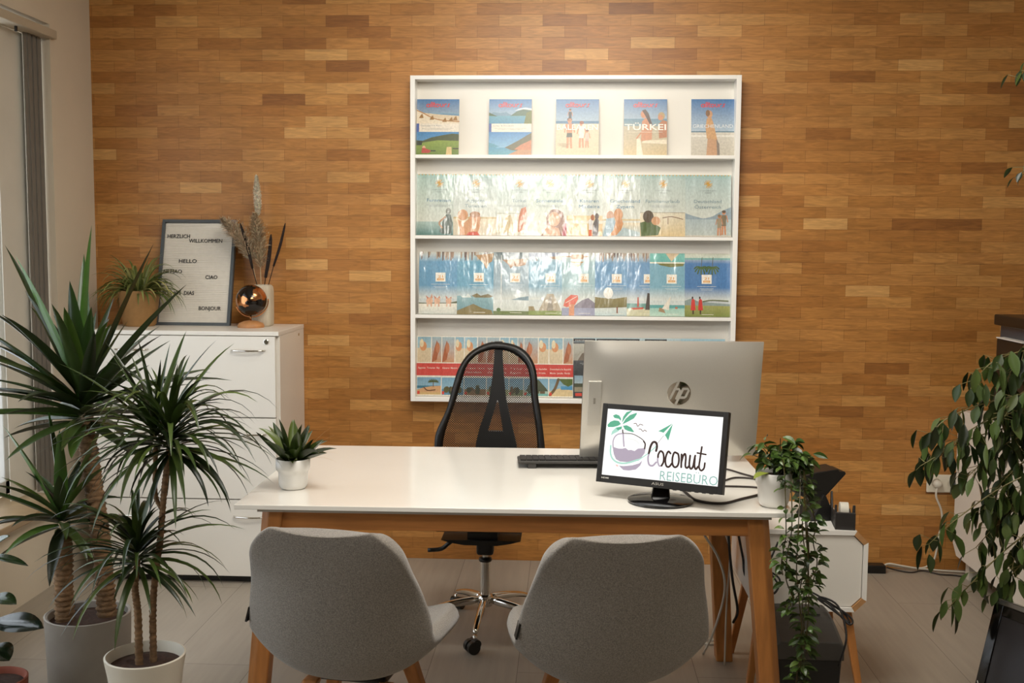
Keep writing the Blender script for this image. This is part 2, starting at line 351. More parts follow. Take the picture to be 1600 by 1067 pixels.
def art1(a, i):
    if i == 0:
        a.rect(0, .56, 1, 1, '#a9b6bb', '#3f76b0'); a.rect(0, .69, 1, .755, '#4b7fae', '#86a8bd'); a.poly([(0, .56), (1, .56), (1, .7), (.6, .72), (.2, .75), (0, .78)], '#d9c7ab')
        a.poly([(0, .82), (.12, .76), (.35, .68), (.7, .6), (1, .57), (1, .56), (0, .56)], '#e7dcc8'); a.stroke([(0, .8), (.15, .75), (.35, .67), (.6, .62), (1, .6)], .004, '#b07a3a')
        for u, v in ((.1, .69), (.35, .66), (.65, .62), (.8, .63), (.9, .65)): a.poly([(u-.05, v-.03), (u+.06, v-.03), (u+.03, v+.05), (u-.01, v+.02)], '#9a7034')
        a.rect(0, 0, 1, .42, '#78a7d0', '#3d82bd'); a.poly([(0, .26), (.15, .25), (.35, .31), (.6, .35), (.85, .38), (1, .37), (1, .2), (0, .2)], '#4c5532'); a.poly([(0, 0), (1, 0), (1, .25), (.5, .26), (0, .2)], '#6b8438', '#8aa048')
        a.poly([(.0, .17), (.13, .17), (.14, .24), (.02, .25)], '#2c3420'); a.ell(.18, .13, .04, .03, '#d9a98a'); a.poly([(.12, .03), (.3, .03), (.36, .07), (.2, .12), (.14, .12)], '#b5463c'); a.rect(.34, .06, .46, .08, '#2b2f33')
        a.poly([(.7, 0), (.84, 0), (.83, .14), (.72, .14)], '#d9c08a'); a.rect(.86, .1, 1, .12, '#3f3a2a')
    if i == 1:
        a.rect(0, .56, 1, 1, '#b8cdd6', '#2f74b5'); a.poly([(0, .7), (.1, .77), (.25, .75), (.4, .77), (.55, .7)], '#6f93ad'); a.poly([(.5, .7), (.65, .78), (.8, .82), (1, .8), (1, .7)], '#4d6b58'); a.poly([(.6, .79), (.7, .83), (.85, .85), (1, .83), (1, .8), (.8, .82)], '#dfe5e8')
        a.rect(0, .56, 1, .7, '#4b8fb4', '#5f9fb8'); a.poly([(.82, .56), (1, .56), (1, .8), (.88, .76)], '#6a7432'); a.poly([(0, .7), (.2, .69), (0, .76)], '#3c5a34')
        a.rect(0, 0, 1, .42, '#8fbfd8', '#3b84c4'); a.poly([(0, .1), (.25, .15), (.1, .2), (0, .22)], '#4f93ae'); a.rect(0, 0, 1, .13, '#5a9fb0', '#4c93b8'); a.poly([(.38, .13), (.7, .26), (1, .4), (1, .05), (.55, .08)], '#5d5a35'); a.poly([(.6, .1), (.75, .18), (1, .27), (1, .06)], '#c07a50'); a.poly([(.45, 0), (1, 0), (1, .09), (.7, .09)], '#b98a62')
    if i < 2:
        a.rect(0, .41, 1, .56, '#e9e2d6'); a.rect(0, .41, .06, .56, '#3d5aa6'); a.text(('Deutschland & Alpen', 'Italien & Kroatien')[i], .1, .51, .006, '#8a8f96', align='l', width=.09); smalltext(a, .5, .47, .75, 2, '#b5b0a6')
    if i == 2:
        a.rect(0, .55, 1, 1, '#a8bfd0', '#4278b2'); a.rect(0, .55, 1, .61, '#4d7ca0'); a.rect(0, 0, 1, .56, '#d2c1a0', '#dccfb6')
        person(a, .32, .12, .55, '#c98a62', '#3f4a3c'); person(a, .33, .55, .28, '#2c3038', '#2c3038'); person(a, .6, .13, .48, '#e6ded6', '#e6ded6', '#8a4a2a'); person(a, .73, .13, .33, '#d8b8a8', '#cfa898', '#7a4a30')
        a.text('BALEAREN', .5, .45, .024, '#f4f0ea', .012, width=.178); smalltext(a, .2, .2, .3, 4, '#b0a890')
    if i == 3:
        a.rect(0, .5, 1, 1, '#b4c6d2', '#3e74ae'); a.rect(0, .5, 1, .65, '#8aa2a8', '#5f8aa6'); a.rect(0, 0, 1, .52, '#cdb98e', '#b9b29e'); a.poly([(.42, .22), (1, .2), (1, .28), (.45, .26)], '#e6dcc6'); a.poly([(.3, 0), (.45, 0), (.38, .3), (.3, .3)], '#e9e0cc')
        a.poly([(.4, .25), (.65, .28), (.66, .5), (.62, .62), (.5, .67), (.42, .6)], SKIN); a.ell(.46, .73, .07, .07, SKIN); a.poly([(.42, .8), (.5, .82), (.57, .75), (.66, .55), (.6, .55), (.5, .7)], '#4a2f22')
        a.poly([(.82, .3), (1, .32), (1, .6), (.9, .63), (.8, .55)], SKIN2); a.ell(.87, .7, .08, .07, '#b59a6a'); a.ell(.85, .67, .06, .05, SKIN); a.stroke([(.4, .4), (.3, .3)], .006, SKIN)
        a.text('TÜRKEI', .5, .45, .026, '#f4f0ea', .016, width=.178); smalltext(a, .5, .41, .8, 1, '#e8e0d0')
    if i == 4:
        a.rect(0, .42, 1, 1, '#b3c6d8', '#3f77b4'); a.rect(0, .4, 1, .43, '#5f8296'); a.rect(0, 0, 1, .41, '#c9c4b8', '#d8d4cb'); a.rect(0, .33, 1, .36, '#e9e7e2')
        a.poly([(.35, 0), (.6, 0), (.62, .2), (.6, .3), (.38, .3)], '#c9a07e'); a.poly([(.36, .3), (.6, .28), (.52, .55), (.46, .68), (.36, .66), (.33, .5)], '#d2a678'); a.ell(.42, .73, .07, .07, '#cfa07a'); a.ell(.38, .75, .05, .06, '#8a6a50'); a.poly([(.6, 0), (.66, 0), (.65, .2), (.58, .3)], '#8a8078')
        a.text('GRIECHENLAND', .5, .49, .015, '#e9eef0', .0, width=.172)
    alltours(a)
def burst(a, u, v, r_, col='#d9a53c'):
    k = a.h/a.w
    for t in range(14):
        if t in (1, 8): continue
        g = t*math.pi/7+.12; a.stroke([(u+.15*r_*k*math.cos(g), v+.15*r_*math.sin(g)), (u+r_*k*math.cos(g), v+r_*math.sin(g))], .0026, col, sm=False)
R2 = [('Fernreisen', ''), ('Ägypten', 'Tunesien'), ('Türkei', ''), ('Sonnenziele', ''), ('Kanaren', 'Madeira'), ('Griechenland', 'Zypern'), ('Familienurlaub', ''), ('Deutschland', 'Österreich')]
def art2(a, i):
    sky = ['#a9c6c4', '#b9cdd0', '#b4ccd0', '#b0cdc9', '#bcd0d2', '#c2d2d2', '#b0c4c4', '#a9c2c6'][i]
    a.rect(0, 0, 1, 1, '#dcdcd4', sky); a.rect(0, .93, 1, 1, sky, '#9fc4c2')
    for k in range(13): a.rect(.03+k*.075, .983, .06+k*.075, .999, '#c9a552')
    burst(a, .5, .85, .065); a.text('SCHAUINSLAND', .5, .735, .005, '#8f9aa0', width=.068); a.text('REISEN', .5, .70, .0045, '#8f9aa0', width=.03)
    t1, t2 = R2[i]; wd = {'Fernreisen': .104, 'Ägypten': .079, 'Türkei': .062, 'Sonnenziele': .117, 'Kanaren': .082, 'Griechenland': .130, 'Familienurlaub': .148, 'Deutschland': .119}[t1]
    col = '#5f88a8' if i in (0, 3, 4, 5) else '#7f97a4'
    a.text(t1, .49, .545, .0145, col, .0, width=wd)
    if t2: a.text(t2, .49, .455, .0145, col, .0, width={'Tunesien': .095, 'Madeira': .09, 'Zypern': .076, 'Österreich': .115}[t2])
    else: smalltext(a, .5, .49, .6, 2, '#a9b4b8')
    a.us = a.vf
    if i == 0:
        a.rect(0, 0, 1, .22, '#4f7a78', '#a9c0be'); a.ell(.86, .39, .07, .055, '#7d827a'); a.poly([(.62, .06), (.7, .02), (.95, .02), (.98, .2), (.92, .34), (.8, .34), (.72, .24)], '#56655f'); a.stroke([(.78, .3), (.62, .2), (.7, .12)], .007, '#b58a6a')
    if i == 1:
        a.rect(0, 0, 1, .3, '#cfc6b4', '#e3d8c2'); a.rect(0, .27, 1, .3, '#c8b48a'); a.ell(.22, .33, .12, .09, '#cf9a72'); a.ell(.5, .27, .13, .1, '#c48a62'); a.poly([(.15, .0), (.55, .0), (.62, .15), (.6, .3), (.4, .3), (.25, .2), (.1, .26)], '#cc9870'); a.poly([(.3, 0), (.62, 0), (.55, .06), (.36, .05)], '#c9543e'); a.ell(.5, .34, .12, .05, '#a5764e')
    if i == 2:
        a.rect(0, 0, 1, .36, '#d9cfb6', '#d3d6cf'); a.rect(0, .35, 1, .37, '#b8bcae'); a.poly([(.05, 0), (.3, .3), (.45, .34), (.6, .1), (.6, 0)], '#c8b68f'); a.poly([(.7, .05), (.72, .3), (.8, .44), (.95, .47), (1, .3), (.9, .1)], '#c47a55'); a.rect(0, 0, 1, .05, '#b9b3a2')
    if i == 3:
        a.rect(0, 0, 1, .3, '#dcd2c4', '#dcdcd4'); a.poly([(.35, 0), (.5, .12), (.48, .3), (.6, .42), (.75, .44), (.9, .38), (.98, .15), (.95, 0)], '#8a5f48'); a.ell(.68, .27, .15, .12, '#d3a887'); a.poly([(.4, 0), (.85, 0), (.8, .12), (.55, .17), (.45, .1)], '#c99a78'); a.poly([(.88, 0), (1, 0), (1, .2), (.93, .2)], '#a54552')
    if i == 4:
        a.rect(0, 0, 1, .33, '#c9a468', '#d9c295'); a.rect(0, .2, 1, .25, '#d9d3c2'); a.poly([(.62, .05), (.72, .05), (.74, .3), (.62, .26)], '#d9d9dc'); a.ell(.72, .3, .05, .05, '#a8653a'); a.poly([(.72, 0), (.88, 0), (.9, .25), (.84, .34), (.74, .2)], '#3f3430'); a.ell(.84, .32, .06, .05, '#4a342a'); a.rect(.62, .0, .7, .1, '#d0653c')
    if i == 5:
        a.rect(0, 0, 1, .22, '#9fb8c0', '#dccfb4'); a.rect(0, .25, 1, .28, '#cfc09a'); a.ell(.2, .33, .1, .08, '#b98a68'); a.ell(.42, .35, .12, .1, '#cc9466'); a.poly([(.02, 0), (.2, 0), (.35, .2), (.3, .3), (.1, .28)], '#93aebf'); a.poly([(.15, 0), (.45, .02), (.55, .2), (.5, .3), (.36, .28), (.3, .1)], '#cb9264'); a.poly([(.35, 0), (1, 0), (1, .06), (.55, .14)], '#a9bcc4')
    if i == 6:
        a.rect(0, 0, 1, .38, '#d4bf95', '#d8d2c0'); a.rect(0, .38, 1, .39, '#a8a08c'); a.poly([(.02, 0), (.4, .02), (.46, .14), (.2, .26), (0, .22)], '#55683c'); a.ell(.18, .32, .12, .1, '#5a4c3c'); a.ell(.35, .25, .1, .07, '#c99a72'); a.stroke([(.5, .3), (.7, .32), (.95, .28)], .003, '#6b4a38'); a.stroke([(.62, .3), (.62, .2)], .003, '#8a6a58')
    if i == 7:
        a.rect(0, 0, 1, .3, '#b6bfbd', '#a9bac2'); a.poly([(0, .28), (0, .38), (.15, .34), (.4, .29), (.6, .33), (.8, .42), (1, .48), (1, .28)], '#90a3b0'); person(a, .84, .03, .4, '#7c705c', '#7c705c', '#5d4c3c'); person(a, .74, .02, .34, '#9c9078', '#9c9078', '#8a7458')
        a.rect(0, .0, 1, .02, '#c9c4ba')
R3 = ['#6aa0c8', '#6ba6c6', '#9fb6c6', '#86b2cc', '#a9c9d4', '#6f9fca', '#6f9cc8', '#7fb0c8', '#4f7fb8']
def art3(a, i):
    a.rect(0, 0, 1, 1, '#dfe2df', R3[i]); a.rect(0, .45, 1, .85, R3[i], R3[i]); a.rect(0, .25, 1, .46, '#d9dfdd', R3[i]); a.rect(0, .84, 1, 1, R3[i], '#d7dad4')
    r_ = random.Random(i+3); a.us = a.vf
    if i in (0, 1, 5, 6):
        for k in range(22 if i != 1 else 14):
            u = r_.uniform(0, .94); d = r_.uniform(.03, .13); a.poly([(u, 1), (u+.05, 1), (u+.04, 1-d), (u+.01, 1-d-.02)], r_.choice(['#8a7468', '#a58b78', '#6f5d56', '#b5a08c', '#c9bcae']))
    if i == 1: a.poly([(.5, .95), (1, .98), (.95, .85), (.86, .82), (.82, .74), (.78, .74), (.72, .82), (.6, .88)], '#b08a5c')
    if i == 2: a.rect(0, .88, 1, 1, '#8f9ca0', '#6f8088'); a.poly([(.25, .88), (.95, .9), (.9, .8), (.7, .77), (.55, .78), (.48, .74), (.42, .8)], '#b08a68')
    if i == 3: a.rect(0, .93, 1, 1, '#8a98b0'); a.poly([(.6, .93), (1, .95), (1, .88), (.7, .9)], '#a58a70'); a.poly([(.2, .92), (.28, .88), (.22, .86)], '#5a5248')
    if i == 4: a.rect(.0, .93, .8, .95, '#a5774f'); a.rect(.28, .9, .65, .97, '#b89068'); a.poly([(.26, .86), (.66, .86), (.6, .83), (.32, .83)], '#b08a55'); a.poly([(.3, .82), (.6, .82), (.5, .78), (.4, .78)], '#c29a58')
    if i == 7: a.rect(0, .86, 1, 1, '#6fb8b4', '#7cc4bc'); a.poly([(.45, 1), (.85, 1), (.62, .87)], '#d9c4a4'); a.rect(0, .84, 1, .86, '#e9e5d8'); a.poly([(.2, .84), (.98, .84), (.96, .8), (.6, .78), (.3, .81)], '#7a7c48')
    if i == 8:
        a.rect(0, .92, 1, 1, '#c4d2c8', '#d9ddd0'); a.rect(0, .9, 1, .93, '#7fb0b0')
        for u in (.38, .62):
            a.stroke([(u, .94), (u-.02, .78)], .0025, '#5a5a3c', sm=False)
            for g in range(7):
                t = math.pi+g*math.pi/6; a.stroke([(u-.02, .78), (u-.02+.09*math.cos(t), .78+.05*math.sin(t)+.01), (u-.02+.15*math.cos(t), .76+.09*math.sin(t))], .006, '#4f6a35')
    # lower picture
    if i == 0:
        a.rect(0, 0, 1, .17, '#c6cdca', '#eeeae0'); a.poly([(0, .165), (1, .175), (1, .21), (.8, .185), (.2, .18), (0, .185)], '#6b6f55')
        for u, s in ((.28, 1), (.48, .9), (.78, .85)):
            a.ell(u, .21, .09*s, .055*s, '#e0b49a'); a.poly([(u-.1*s, .3), (u-.02, .26), (u-.06, .24)], '#c9826c'); a.poly([(u+.06, .33*s), (u+.02, .26), (u+.09, .25)], '#d29a80'); a.rect(u-.07*s, .12, u-.03, .2, '#e3bda4'); a.rect(u+.03, .12, u+.07*s, .2, '#d9ac92')
    if i == 1: a.rect(0, 0, 1, .3, '#6f97a4', '#8fb4be'); a.poly([(.4, .3), (.55, .34), (.65, .3), (.85, .33), (1, .29), (.9, .27), (.5, .27)], '#7f7350'); a.poly([(.1, .3), (.25, .29), (.3, .34), (.4, .27), (.15, .27)], '#dfe9ea'); a.poly([(0, 0), (1, 0), (.95, .07), (.7, .1), (.45, .17), (.25, .12), (0, .06)], '#83764a')
    if i == 2: a.rect(0, .05, 1, .24, '#cfd6d2', '#dbe3e4'); a.poly([(.5, .24), (1, .23), (1, .3), (.75, .28)], '#7d98a6'); a.rect(0, 0, 1, .06, '#6b7a45'); a.stroke([(.22, .1), (.22, .95)], .004, '#e6ebec', sm=False); a.ell(.15, .08, .06, .03, '#55703a')
    if i == 3: a.rect(0, 0, 1, .07, '#8a9a5a'); a.poly([(.3, .07), (.52, .3), (.55, .34), (.75, .34), (.78, .3), (1, .07)], '#b3a894'); a.poly([(.55, .07), (.62, .3), (.68, .3), (.75, .07)], '#8f8676'); a.poly([(.0, .07), (.2, .07), (.15, .14), (0, .14)], '#9a8a62')
    if i == 4: a.rect(0, 0, 1, .12, '#a5a9c4'); a.poly([(0, .12), (.3, .12), (.6, .24), (.8, .28), (1, .2), (1, .12)], '#8a8494'); a.poly([(.05, .15), (.1, .25), (.28, .33), (.48, .32), (.5, .26), (.4, .17), (.15, .13)], '#df6e58'); a.stroke([(.12, .2), (.45, .3)], .003, '#f0e2d8', sm=False); a.rect(.22, 0, .38, .18, '#d99a78')
    if i == 5: a.rect(0, 0, 1, .12, '#b9cdd2', '#d5dedd'); a.poly([(0, .12), (1, .14), (1, .3), (.85, .29), (.6, .27), (.35, .28), (.1, .29), (0, .3)], '#7d7448', '#8f8558'); a.ell(.42, .36, .15, .09, '#f2f2ee'); a.rect(.68, .04, .72, .14, '#8a5238')
    if i == 6: a.rect(0, 0, 1, .12, '#c8c9ac', '#d2cfb4'); a.rect(0, .12, 1, .2, '#6f9f9a'); a.poly([(.15, .13), (.75, .14), (.7, .11), (.3, .1)], '#c0503a'); a.poly([(.45, .15), (.53, .15), (.51, .3), (.47, .3)], '#c9503c'); a.poly([(.8, .1), (1, .1), (1, .36), (.9, .37), (.86, .25)], '#5a5350')
    if i == 7: a.rect(0, 0, 1, .13, '#b8d4c8', '#9fc9c0'); a.rect(0, .13, 1, .18, '#5fa5a5'); a.poly([(.25, .08), (.45, .05), (.4, .12), (.28, .14)], '#a58a6a'); a.poly([(.35, .12), (.55, .1), (.6, .32)], '#e9e4da'); a.rect(.73, .12, .8, .15, '#b5694a')
    if i == 8:
        a.rect(0, 0, 1, .2, '#7a8848', '#a8a868'); a.poly([(0, .25), (.15, .29), (.3, .24), (1, .2), (1, .17), (0, .18)], '#8fa0a0')
        for u in (.17, .33): a.poly([(u-.04, .1), (u+.07, .1), (u+.05, .26), (u+.01, .29), (u-.02, .26)], '#cf3f38'); a.ell(u, .3, .02, .02, '#4a3028', 8); a.rect(u, .04, u+.03, .1, '#4a3028')
        a.stroke([(.4, .24), (.6, .26), (.95, .25)], .005, '#6b7350')
    a.us = 1; lu = .48
    a.rect(lu-.11, .52, lu+.11, .665, '#f1efe8'); a.text('21', lu, .585, .0105, '#d99a35', .02, width=.021); a.rect(lu-.075, .54, lu+.075, .572, '#d9963a'); a.rect(lu-.06, .55, lu+.06, .558, '#f1e2c4')
    smalltext(a, lu, .475, .42, 1, '#dde8ee'); smalltext(a, lu, .44, .3, 2, '#d2e0e8'); smalltext(a, .5, .03, .26, 1, '#eeece4')
R4 = ['Ägypten  Tunesien  Rtp', 'Kanaren  Madeira  Port', 'Kroatien  Istrien', 'Spanien  Balearen', 'Türkei', 'Kanaren  Azoren  Seychellen', 'Dominikanische Republik']
R4b = ['', '', 'Dalmatien', 'Costa Brava', 'Zypern', 'Kuba  Malediven  Sri Lanka', 'Mexiko  Jamaika  Florida']
def art4(a, i):
    r_ = random.Random(40+i)
    if i < 7:
        a.rect(0, 0, 1, 1, '#ece8df'); a.us = a.vf
        for k, (p, q) in enumerate(((.02, .56), (.60, .98))):
            if (i+k) % 2 == 0: a.rect(p, .56, q, .985, '#d8c6a8', '#dccdb2'); a.rect(p, .80, q, .985, '#a8c6d2', '#8fb6cc'); a.ell((p+q)/2-.04, .83, .14, .08, '#d99a6c'); a.ell((p+q)/2-.1, .88, .08, .07, '#e6d9b8')
            else: a.rect(p, .56, q, .985, '#c9946c', '#9fb8c4'); a.poly([(p, .56), (p+.2, .6), (p+.3, .8), (p+.2, .93), (p+.1, .8)], '#a8603c'); a.ell(p+.24, .8, .08, .09, '#b97650')
        a.rect(0, .36, 1, .575 - .03, '#c8433c')
        a.rect(0, .34, 1, .53, '#cf4a42'); a.text(R4[i], .05, .455, .0075, '#f2e6dc', .006, 'l', width=min(.17*a.vf, .009*len(R4[i])))
        if R4b[i]: a.text(R4b[i], .05, .39, .0075, '#f2e6dc', .006, 'l', width=min(.16*a.vf, .008*len(R4b[i])))
        a.rect(.02, .02, .98, .31, '#9cc0d4', '#7aa6c4')
        if i == 0:
            a.rect(.02, .13, .98, .17, '#3f7a94'); a.poly([(.02, .02), (.98, .02), (.98, .17), (.6, .16), (.3, .14), (.02, .1)], '#cfa478'); a.rect(.02, .02, .98, .06, '#cbae7a'); a.rect(.66, .15, .69, .24, '#7a5a3a')
            for g in range(9): t = g*math.pi/8; a.stroke([(.675, .235), (.675+.2*math.cos(t), .235+.05*math.sin(t)-.008)], .004, '#4f5c30', sm=False)
            a.stroke([(.3, .14), (.45, .09), (.75, .1)], .005, '#6a4632')
        elif i == 6:
            a.poly([(.02, .02), (.98, .02), (.98, .12), (.45, .15), (.02, .1)], '#d9c49a'); a.rect(.5, .13, .98, .19, '#4f93c0'); a.poly([(.4, .31), (.98, .31), (.98, .22), (.8, .18), (.6, .22)], '#54682f'); a.stroke([(.05, .04), (.25, .14), (.4, .3)], .012, '#6f5a3c')
        else:
            a.rect(.02, .02, .98, .12, ['#8aa9b0', '#5b8aa8', '#8a6f52', '#9aa27a', '#7d8a68', '#a9c0b8'][i % 6])
            for g in range(6): u = r_.uniform(.05, .7); v = r_.uniform(.03, .1); a.ell(u+.12, v+.05, r_.uniform(.08, .16), r_.uniform(.03, .07), r_.choice(['#5c5a38', '#6b5a42', '#3f4a34', '#8a7450']))
            if i == 5: a.poly([(.1, .1), (.3, .28), (.6, .29), (.9, .15), (.98, .1)], '#4c5540'); a.rect(.02, .02, .98, .06, '#78b0ac')
        a.rect(.03, .03, .13, .08, '#cf4a3c'); a.rect(0, 0, 1, .02, '#ece8df')
    else:
        a.rect(0, 0, 1, 1, '#3b3f42', '#4b5054'); a.rect(0, .5, 1, .9, '#8a857a', '#b8b8b0'); a.poly([(0, .5), (1, .5), (1, .7), (.6, .8), (.2, .74)], '#6b5f52'); a.rect(0, .93, 1, 1, '#b9d0dc'); a.rect(.0, .935, .5, .985, '#33373a'); a.text('FERNREISEN', .25, .948, .004, '#e9e9e6', width=.08)
        a.rect(0, .38, 1, .62, '#3a3e42'); smalltext(a, .4, .57, .5, 4, '#aab0b4'); a.rect(.03, .22, .97, .37, '#a9bcc8', '#8aa8bd'); a.rect(.03, .1, .97, .22, '#97907c'); a.rect(.03, .18, .97, .24, '#4a4f3c'); a.rect(.05, .03, .2, .08, '#cf4a3c')
        if i == 11: a.rect(0, .88, 1, 1, '#8fb9cf', '#a9cde0')
ROWS = [
 (1.820, .245, .186, [.026, .343, .635, .929, 1.219], art1, 0, printm, 'brochures on the top shelf',
  ['brochure with a sand dune above a green meadow, leftmost on the top shelf', 'brochure with a mountain lake above a rocky coast, second on the top shelf', 'blue brochure titled BALEAREN showing a family on a beach', 'blue brochure titled TÜRKEI showing a woman and boy on a beach', 'brochure titled GRIECHENLAND showing a standing woman by the sea']),
 (1.471, .270, .199, [.026, .189, .380, .514, .687, .843, 1.006, 1.201], art2, .03, foilm, 'pale foil-wrapped brochures on the second shelf',
  ['pale blue brochure titled Fernreisen with a seated figure by the sea', 'pale brochure titled Ägypten Tunesien with a couple lying on sand', 'pale brochure titled Türkei, half covered by its neighbour', 'pale brochure titled Sonnenziele with a dark-haired woman', 'pale brochure titled Kanaren Madeira with a family at its right edge', 'pale brochure titled Griechenland Zypern with a parent and child hugging', 'pale brochure titled Familienurlaub with a person in a green shirt', 'pale brochure titled Deutschland Österreich, rightmost on the second shelf']),
 (1.123, .277, .199, [.036, .206, .367, .523, .669, .814, .954, 1.054, 1.206], art3, .03, foilm, 'blue foil-wrapped brochures on the third shelf',
  ['blue brochure with pink pigs wading in water', 'blue brochure with icebergs and a brown rock in the sea', 'grey-blue brochure with green turf at the foot, third on the third shelf', 'blue brochure with a stepped stone pyramid', 'pale blue brochure with a red umbrella', 'blue brochure with a white sun over a brown tree line', 'blue brochure with a red longboat on the beach', 'turquoise brochure with a white sail by a lagoon', 'deep blue brochure with two red-robed people on grass']),
 (.758, .267, .195, [.026, .137, .238, .338, .439, .503, .615, .723, .825, .918, 1.038, 1.196], art4, .03, foilm, 'brochures on the bottom shelf',
  ['red-banded brochure with a palm tree on a sandy hill', 'red-banded brochure with blue sea, second on the bottom shelf', 'red-banded brochure with dark bushes, third from left behind the mesh chair back', 'red-banded brochure, fourth from left behind the chair spine', 'narrowly showing red-banded brochure, fifth from left behind the chair', 'red-banded brochure with a dark island hill right of the mesh chair back', 'red-banded brochure with a palm trunk leaning over a white beach', 'dark grey brochure beside the last red-banded one, left of the big monitor', 'dark brochure just above the left corner of the big monitor', 'dark-tabbed brochure behind the top edge of the big monitor, left of its middle', 'dark-tabbed brochure behind the top edge of the big monitor, at its middle', 'dark-tabbed brochure with light blue top, rightmost on the bottom shelf']),
]
for z, h, wd, xs, fn, rz, pm, grp, labs in ROWS:
    for i, x in enumerate(xs):
        b = MB(); b.col = lin('#e9e4d9'); b.box((0, 0, 0), (wd, .0022, h)); b.mi = 0
        a = Art(b, wd, h, -.0001, .00005); a.vf = min(1, (xs[i+1]-x)/wd) if rz and i+1 < len(xs) else 1; fn(a, i)
        o = b.build('brochure', pm); tilt = .135
        o.rotation_euler = (-tilt, 0, rz); o.location = (x, -.062, z+.0005); tag(o, labs[i], 'brochure', grp)
# ================================================================ filing cabinet
fx0, fx1, fy0, fzt = -1.283, -.493, -.435, 1.068
fc = thing('filing_cabinet', 'tall white three-drawer filing cabinet in the left corner against the wooden wall', 'cabinet', (fx0, 0, 0))
FW = fx1-fx0
MB().box((0, fy0+.02, .03), (FW, -.005, fzt-.018)).build('body', white, fc, bevel=.002)
MB().box((.02, fy0+.04, 0), (FW-.02, -.02, .03)).build('plinth', blackp, fc)
MB().box((-.001, fy0, fzt-.018), (FW+.001, -.004, fzt)).build('top_panel', white, fc, bevel=.002)
for k, (z0, z1, hz) in enumerate(((.035, .360, .291), (.365, .706, .640), (.711, fzt-.021, .989))):
    d = MB().box((.004, fy0-.002, z0), (FW-.014, fy0+.018, z1)).build('drawer', white, fc, bevel=.0015)
    for hx in (.172, .663):
        pts = smooth([(hx-.07, fy0-.002, hz), (hx-.055, fy0-.018, hz), (hx, fy0-.026, hz), (hx+.055, fy0-.018, hz), (hx+.07, fy0-.002, hz)], 4)
        MB().tube(pts, .0042, 8).build('handle', chrome, d, smooth=True)
lk = MB(); lk.X = Matrix.Translation((FW-.05, fy0-.002, 1.026)) @ Matrix.Rotation(R(90), 4, 'X')
lk.lathe([(0, 0), (.011, 0), (.011, .004), (.009, .005), (0, .005)], 20); lk.box((-.0012, -.006, .005), (.0012, .006, .0056))
lk.build('lock', chrome, fc)
MB().tube([(FW, -.10, 1.03), (FW+.002, -.10, 1.03)], .006, 12).build('side_cap', mat('brass_cap', '#a98a5c', .5), fc)
# ---------------------------------------------------------------- letter board
lb = thing('letter_board', 'grey-framed white felt letter board with greetings leaning on the wooden wall', 'sign', (-.955, -.150, fzt))
X_ = Matrix.Rotation(-.262, 4, 'X'); LW, LH = .336, .483
b = MB(); b.X = X_
b.box((-LW/2, 0, 0), (-LW/2+.014, .022, LH)); b.box((LW/2-.014, 0, 0), (LW/2, .022, LH)); b.box((-LW/2+.014, 0, 0), (LW/2-.014, .022, .014)); b.box((-LW/2+.014, 0, LH-.014), (LW/2-.014, .022, LH))
b.build('frame', mat('grey_painted_wood', '#4f5457', .5, var=.15), lb, bevel=.001)
b = MB(); b.X = X_
b.box((-LW/2+.014, .012, .014), (LW/2-.014, .02, LH-.014))
nz = 56
for k in range(nz): z = .016+k*(LH-.032)/nz; b.box((-LW/2+.014, .009, z), (LW/2-.014, .012, z+.0052))
b.build('felt_panel', mat('white_felt', '#e4ddd0', .95, var=.04, vs_=50), lb)
bk = mat('black_letters', '#1f1c1a', .5)
for t, u, v, wd in (('HERZLICH', .04, .845, .33), ('WILLKOMMEN', .36, .80, .49), ('HELLO', .235, .595, .26), ('NI HAO', .02, .49, .27), ('CIAO', .64, .435, .175), ('BUENOS  DIAS', .03, .275, .46), ('BONJOUR', .575, .125, .32)):
    b = MB(); b.X = X_; iw = LW-.028; ih = LH-.028
    vs_, fs = text_tris(t, 0); x0 = min(p[0] for p in vs_); x1 = max(p[0] for p in vs_); s_ = wd*iw/(x1-x0); hh = .0172/.7
    for dy in (0, -.0025):
        base = len(b.v)
        for x, y in vs_: b.vert((-iw/2+u*iw+(x-x0)*s_, .009+dy-.0005, .014+v*ih+y*hh))
        for f in fs: b.face([base+i for i in (f if dy else f[::-1])])
    b.build('lettering', bk, lb)
# ---------------------------------------------------------------- vase + dried stems
vx, vy = -.645, -.13
va = thing('vase', 'square off-white ceramic vase with ribbed texture on the filing cabinet, behind the globe', 'vase', (vx, vy, fzt))
b = MB(); prof = [(.038, 0), (.044, .008), (.045, .05), (.045, .152), (.043, .172), (.036, .180), (.027, .182), (.025, .17), (.024, .10)]
n = 32; rings = []
def sq(t, r): c, s_ = math.cos(t), math.sin(t); k = (abs(c)**5+abs(s_)**5)**(-1/5); return r*k*c, r*k*s_
for r_, z in prof: rings.append([b.vert((*sq(2*math.pi*j/n, r_), z)) for j in range(n)])
for p, q in zip(rings, rings[1:]):
    for j in range(n): b.face((p[j], p[(j+1) % n], q[(j+1) % n], q[j]))
b.face(rings[0][::-1]); b.face(rings[-1])
b.build('body', mat('vase_ceramic', '#cfc4ae', .8, var=.1, vs_=70, bump=.8, bs=90, stretch=(3, 3, .5)), va, smooth=True)
ztop = fzt+.178
straw = mat('dried_straw', '#bfa37c', .9, var=.2, vs_=80); dk = mat('dark_cattail', '#241813', .95, var=.3, vs_=150, bump=1, bs=300)
plm = mat('plume_beige', '#ffffff', .95, attr=True, var=.1)
